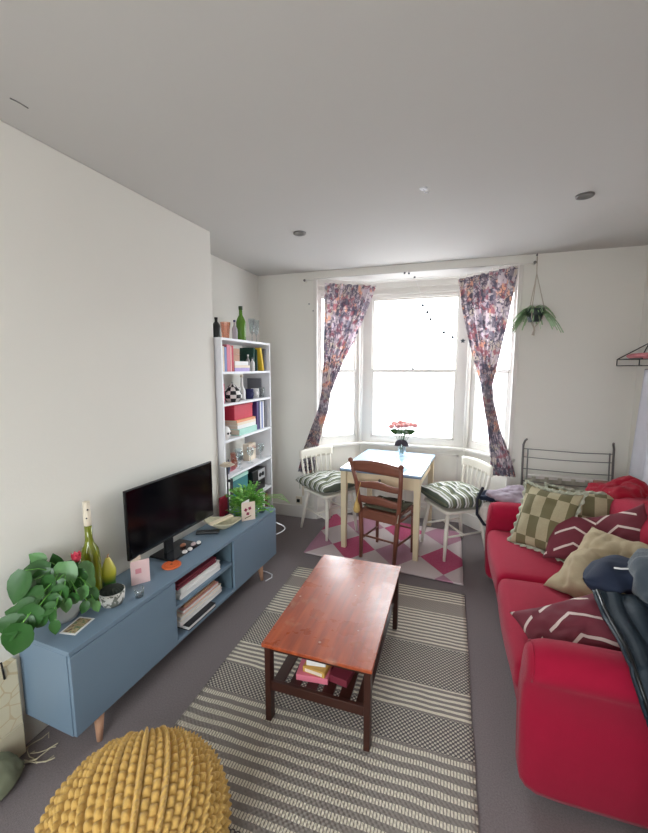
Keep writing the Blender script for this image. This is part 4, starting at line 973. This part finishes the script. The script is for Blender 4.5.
def arm(y0, y1, flare):
    # rounded outline in Y-Z, extruded along X with a softened front; the rolled top overhangs outwards
    w2 = (y1 - y0) / 2; cy = (y0 + y1) / 2; pts = []; sg = flare
    n = 14; H = .63; rc = cy + sg * .022
    for i in range(n + 1): a = -.45 + (math.pi + .9) * i / n; pts.append((rc + .088 * math.cos(a), H - .078 + .078 * math.sin(a)))
    pts += [(y0 + .012, .48), (y0 + .006, .35), (y0 + .012, .06), (y0 + .02, .035), (y1 - .02, .035), (y1 - .012, .06), (y1 - .006, .35), (y1 - .012, .48)]
    m = MB(); rings = []
    xs = [-.048, -.043, -.024, .012, .085, .3, .6, DX - .05, DX]
    ins = [.40, .62, .82, .95, 1, 1, 1, 1, .96]
    for x, k in zip(xs, ins): rings.append([m.bm.verts.new((x - .012 * math.sin(math.pi * min(1, (p[1]) / .63)) * (1 if x < .03 else 0), cy + (p[0] - cy) * k, .33 + (p[1] - .33) * (1 - (1 - k) * .30))) for p in pts])
    N = len(pts)
    for r0, r1 in zip(rings, rings[1:]):
        for j in range(N): m.bm.faces.new((r0[j], r0[(j + 1) % N], r1[(j + 1) % N], r1[j]))
    m.bm.faces.new(rings[0]); m.bm.faces.new(rings[-1][::-1])
    a_ = m.build('arm', m_sofa, t, smooth=True)
    MB().tube([Vector((-.030 - .012 * math.sin(math.pi * min(1, p[1] / .63)), cy + (p[0] - cy) * .80, .33 + (p[1] - .33) * .94)) for p in pts[:15]], .003, 6).build('piping', m_sofa, a_, smooth=True)
arm(0, AW, -1); arm(LY - AW, LY, -.4)
rbox((DX - .24, AW * .5, .10), (DX, LY - AW * .5, .76), .05, 4, 'backrest', par=t)
rbox((.64, AW + .01, .42), (DX - .14, LY / 2, .80), .07, 5, 'back_cushion', par=t, puff=.03, seed=2)
rbox((.64, LY / 2 + .004, .42), (DX - .14, LY - AW - .01, .80), .07, 5, 'back_cushion', par=t, puff=.03, seed=9)
for x in (.06, DX - .08):
    for y in (.08, LY - .08): MB().cyl((x, y, 0), (x, y, .04), .022, n=12).build('foot', m_dwood, t)

# pillows
def pillow(name, label, c, xd, nr, w, h, th, mat, seed=0, frill=None, wr=.006):
    t = thing(name, label, 'cushion', (0, 0, 0)); orient(t, c, xd, nr)
    pillow_mesh(w, h, th, 34, 34, seed, wr, .12, .5).build('cover', mat, t, smooth=True)
    if frill:
        def fr(u, v):
            a = u * 4; k = int(a) % 4; q = a - int(a); e = [(-1 + 2 * q, -1), (1, -1 + 2 * q), (1 - 2 * q, 1), (-1, 1 - 2 * q)][k]
            x, y = e; px = x * w / 2 * (1 - .12 * (1 - y * y) * x * x); py = y * h / 2 * (1 - .12 * (1 - x * x) * y * y)
            s = 1 + v * .11; return Vector((px * s, py * s, v * .014 * math.sin(u * 2 * math.pi * 34)))
        MB().grid(fr, 400, 3, cu=True).build('frill', frill, t, smooth=True, solid=.003)
    return t
pillow('scatter_cushion', 'large olive patchwork cushion with pale frill against the far sofa arm', (.60, 2.70, .655), (.74, -.62, .04), (-.55, -.63, .42), .36, .42, .14, m_patch, 1, m_frill)
pillow('scatter_cushion', 'smaller olive patchwork cushion partly hidden behind the front one', (.84, 2.84, .65), (1, -.1, -.05), (-.2, -.85, .45), .40, .36, .13, m_patch, 4, m_frill)
pillow('scatter_cushion', 'maroon cushion with white dashes between patchwork and beige cushions', (.735, 2.55, .615), (.85, -.45, .15), (-.40, -.65, .6), .32, .30, .11, m_maroon, 6)
pillow('scatter_cushion', 'maroon dashed cushion with one corner up against the sofa back', (.945, 2.47, .69), (.75, -.40, .55), (-.55, -.65, .45), .30, .30, .11, m_maroon, 7)
pillow('scatter_cushion', 'large plain beige linen cushion lying over the sofa middle', (.77, 2.16, .62), (.57, -.81, .12), (-.52, -.30, .78), .43, .45, .20, m_beige, 12, None, .034)
pillow('scatter_cushion', 'maroon cushion with white lines wedged inside the near arm', (.52, 1.70, .56), (.93, .25, .16), (-.25, -.45, .85), .42, .28, .12, m_maroon, 15, None, .012)
# red throw heaped on the back
def heap(name, label, cat, c, sx_, sy_, sz_, mat, seed, amp=.25, rot=0, flatb=.35, part='cloth', res=48):
    t = thing(name, label, cat, c, rot)
    def f(u, v):
        a = 2 * math.pi * u; p = math.pi * (v - .5); d = Vector((math.cos(a) * math.cos(p), math.sin(a) * math.cos(p), math.sin(p)))
        k = 1 + amp * noise.noise(d * 1.6 + Vector((seed, 0, 0))) + amp * .5 * noise.noise(d * 4 + Vector((0, seed, 0))) + amp * .28 * abs(noise.noise(Vector((d.x * 3, d.y * 9, d.z * 3 + seed))))
        z = d.z if d.z > 0 else d.z * flatb
        return Vector((d.x * sx_ * k, d.y * sy_ * k, z * sz_ * k + sz_ * flatb))
    MB().grid(f, res * 2, res, cu=True).build(part, mat, t, smooth=True)
    return t
heap('throw_blanket', 'crumpled red throw heaped over the far end of the sofa back', 'blanket', (1.12, 2.98, .66), .20, .20, .16, m_throw, 3, .3)
heap('throw_blanket', 'red throw bunched along the nearer part of the sofa back', 'blanket', (1.20, 2.46, .68), .17, .40, .16, m_throw, 8, .3)
small('wooden_box', 'small brown wooden box behind the red throw', 'box', (1.16, 3.28, .70), (.24, .10, .08), m_bwood, 0)
t = thing('side_table', 'dark wooden side table squeezed behind the sofa end', 'side table', (1.16, 3.28, 0)); MB().span((-.15, -.09, .68), (.15, .09, .70)).build('tabletop', m_dwood, t)
for sx_ in (-.13, .13):
    for sy_ in (-.07, .07): MB().box((sx_, sy_, .34), (.025, .025, .68)).build('leg', m_dwood, t)
# jacket draped over the near arm
t = thing('jacket', 'dark teal jacket draped down the outside of the near sofa arm', 'jacket', (.50, 1.425, .60))
def jk(u, v):
    u0 = u
    # v from seat side over arm top and down outside; narrowing to a point
    path = [Vector((.0, .32, .12)), Vector((0, .20, .09)), Vector((0, .08, .065)), Vector((0, -.02, .055)), Vector((0, -.075, .0)), Vector((0, -.08, -.05)), Vector((.0, -.075, -.10)), Vector((.0, -.07, -.17))]
    q = v * (len(path) - 1); i = min(int(q), len(path) - 2); p = path[i].lerp(path[i + 1], q - i)
    lx = .075 + .075 * max(0, (v - .35) / .65) ** 1.3; rx = .50 - .12 * v ** 2
    x = lx + (rx - lx) * u
    fold = .014 * math.sin(u * 26 + v * 4) + .026 * noise.noise(Vector((u * 4, v * 5, 2)))
    return Vector((x, p.y - abs(fold) - .004, p.z + abs(fold) * (1 if v < .45 else .2)))
o = MB().grid(jk, 60, 60).build('jacket_body', m_teal, t, smooth=True, solid=.012)
MB().tube([jk(.45, .5 + .05 * i) + Vector((0, -.014, 0)) for i in range(8)], .0022, 5).build('zip_pocket', m_greyb, t)
MB().tube([jk(.03, .1 * i) + Vector((0, -.008, .008)) for i in range(11)], .007, 6).build('hem', m_black, t, smooth=True)
# navy sleeve with white piping
t = thing('sweatshirt', 'navy sweatshirt with white piping rumpled beside the beige cushion', 'sweatshirt', (.73, 1.83, .67))
def slv(u, v):
    a = 2 * math.pi * v; cx = -.16 + .42 * u; cy = .05 * math.sin(u * 3) ; r_ = (.055 + .02 * math.sin(u * 3)) * (1 + .45 * noise.noise(Vector((u * 5, math.cos(a) * 1.5, math.sin(a) * 1.5)))) * min(1, .02 + u * 7) ** .5
    return Vector((cx, cy + r_ * 1.5 * math.cos(a), .05 + r_ * .8 * math.sin(a) + .05 * u))
MB().grid(slv, 40, 24, cv=True).build('sleeve', m_navy, t, smooth=True)
MB().tube([slv(.25 + .07 * i, .30) + Vector((0, 0, .003)) for i in range(8)], .004, 6).build('white_piping', BK['white'], t, smooth=True)
heap('fleece', 'slate grey fleece heaped at the near right end of the sofa', 'fleece', (.93, 1.74, .64), .20, .24, .23, m_greyb, 21, .28)
# clothes on and beside far arm
heap('folded_clothes', 'lilac-grey clothes bundle lying on the far sofa arm', 'clothes', (.50, 3.22, .58), .17, .12, .085, m_lilac, 31, .3)
t = heap('tote_bag', 'off-white round bag with a dark strap hanging behind the far arm', 'bag', (.33, 3.27, .38), .075, .07, .13, M('offwhite_bag', (200, 190, 182), .8, .15, 16), 41, .15, part='bag_body')
MB().tube([(-.06, -.05, .30), (-.10, -.055, .20), (-.095, -.06, .08), (-.04, -.06, .0), (.03, -.05, -.02), (.05, -.05, .1)], .012, 8).build('strap', M('dark_strap', (34, 36, 48), .8), t, smooth=True)
heap('dark_scarf', 'dark navy scarf bundled over the bag beside the sofa', 'scarf', (.34, 3.30, .56), .10, .08, .05, m_navy, 51, .35)
t = thing('laundry_stool', 'slim grey metal stool holding the clothes beside the sofa', 'stool', (.50, 3.32, 0))
MB().box((0, 0, .365), (.30, .22, .02)).build('seat', m_metal, t, bevel=.004)
for sx_ in (-.12, .12):
    for sy_ in (-.08, .08): MB().cyl((sx_, sy_, 0), (sx_, sy_, .36), .008, n=8).build('leg', m_metal, t)

# ------------------------------------------------------------------ knitted pouf
t = thing('knitted_pouf', 'chunky knitted mustard yellow pouf on the carpet at the front', 'pouf', (-.875, .800, 0), R(36))
PR, PH = .262, .385
def pf_(u, v):
    # axis along Y (v from pole to pole), u around
    a = 2 * math.pi * u + math.pi; p = math.pi * (v * .98 + .01)
    cyl_ = math.sin(p) ** .8
    base_ = Vector((cyl_ * math.cos(a) * PR, -math.cos(p) * PR * .98, cyl_ * math.sin(a) * PH / 2))
    NR = 22; k = u * NR; kk = k - math.floor(k); vv = v * 30
    if kk < .30:   # twisted rope column
        x = kk / .30; d = .032 * math.sin(math.pi * x) ** .6 * (.84 + .16 * math.sin(2 * math.pi * (vv * 1.1 + x * .7)))
    else:          # bobbled purl columns
        x = (kk - .30) / .70; ph = .5 if int(x * 2) % 2 else 0
        d = .004 + .020 * abs(math.sin(math.pi * 2 * x)) ** .6 * abs(math.sin(math.pi * (vv * .85 + ph))) ** .7
    n = Vector((base_.x / PR ** 2, base_.y / PR ** 2, base_.z / (PH / 2) ** 2)).normalized()
    q = base_ + n * d * (.35 + .65 * math.sin(p) ** .5)
    q.z += PH / 2
    sc = 1.0 if q.z > .0 else 1
    q.z = max(q.z, .004)
    return q
MB().grid(pf_, 22 * 26, 320, cu=True).build('knitted_cover', m_yarn, t, smooth=True)

# ------------------------------------------------------------------ near left corner odds and ends
t = thing('paper_bag', 'cream gold-patterned paper bag against the left wall by the cabinet', 'paper bag', (-1.70, .905, .0), R(-4))
g = NG('gold_pattern_paper'); e_ = g.math('LESS_THAN', g.voro(16.0, None, 'DISTANCE_TO_EDGE').outputs['Distance'], .035)
cc = g.mix(g.math('MULTIPLY', e_, .5), rgb((222, 212, 184)), rgb((196, 166, 110)))
MB().span((0, -.16, .14), (.04, .10, .43)).build('bag_body', g.col(cc, .6), t, bevel=.004)
MB().span((0, -.16, 0), (.04, .10, .14)).build('bag_base', flat('cream_base', (206, 196, 170)), t, bevel=.004)
MB().tube([(.042, -.05, .38), (.05, -.04, .46), (.05, .04, .46), (.042, .05, .38)], .004, 6).build('handle', m_black, t)
heap('floor_cushion', 'greyish green round cushion on the floor at the left edge', 'cushion', (-1.60, .84, .0), .07, .10, .10, flat('sage', (128, 132, 108), .9), 61, .1, part='cover')
o = MB(); r = random.Random(2)
for i in range(7):
    p = Vector((-1.64 + r.uniform(-.03, .03), .97 + r.uniform(-.05, .04), .012)); pts = [p]
    for k in range(5): p = p + Vector((r.uniform(-.005, .035), r.uniform(-.02, .035), 0)); p.z = .008 + r.uniform(0, .01); pts.append(p)
    o.tube(pts, .002, 5)
tag(o.build('raffia_threads', flat('raffia', (196, 186, 160), .9)), 'tangle of pale frayed threads on the carpet beside the cabinet', 'threads')
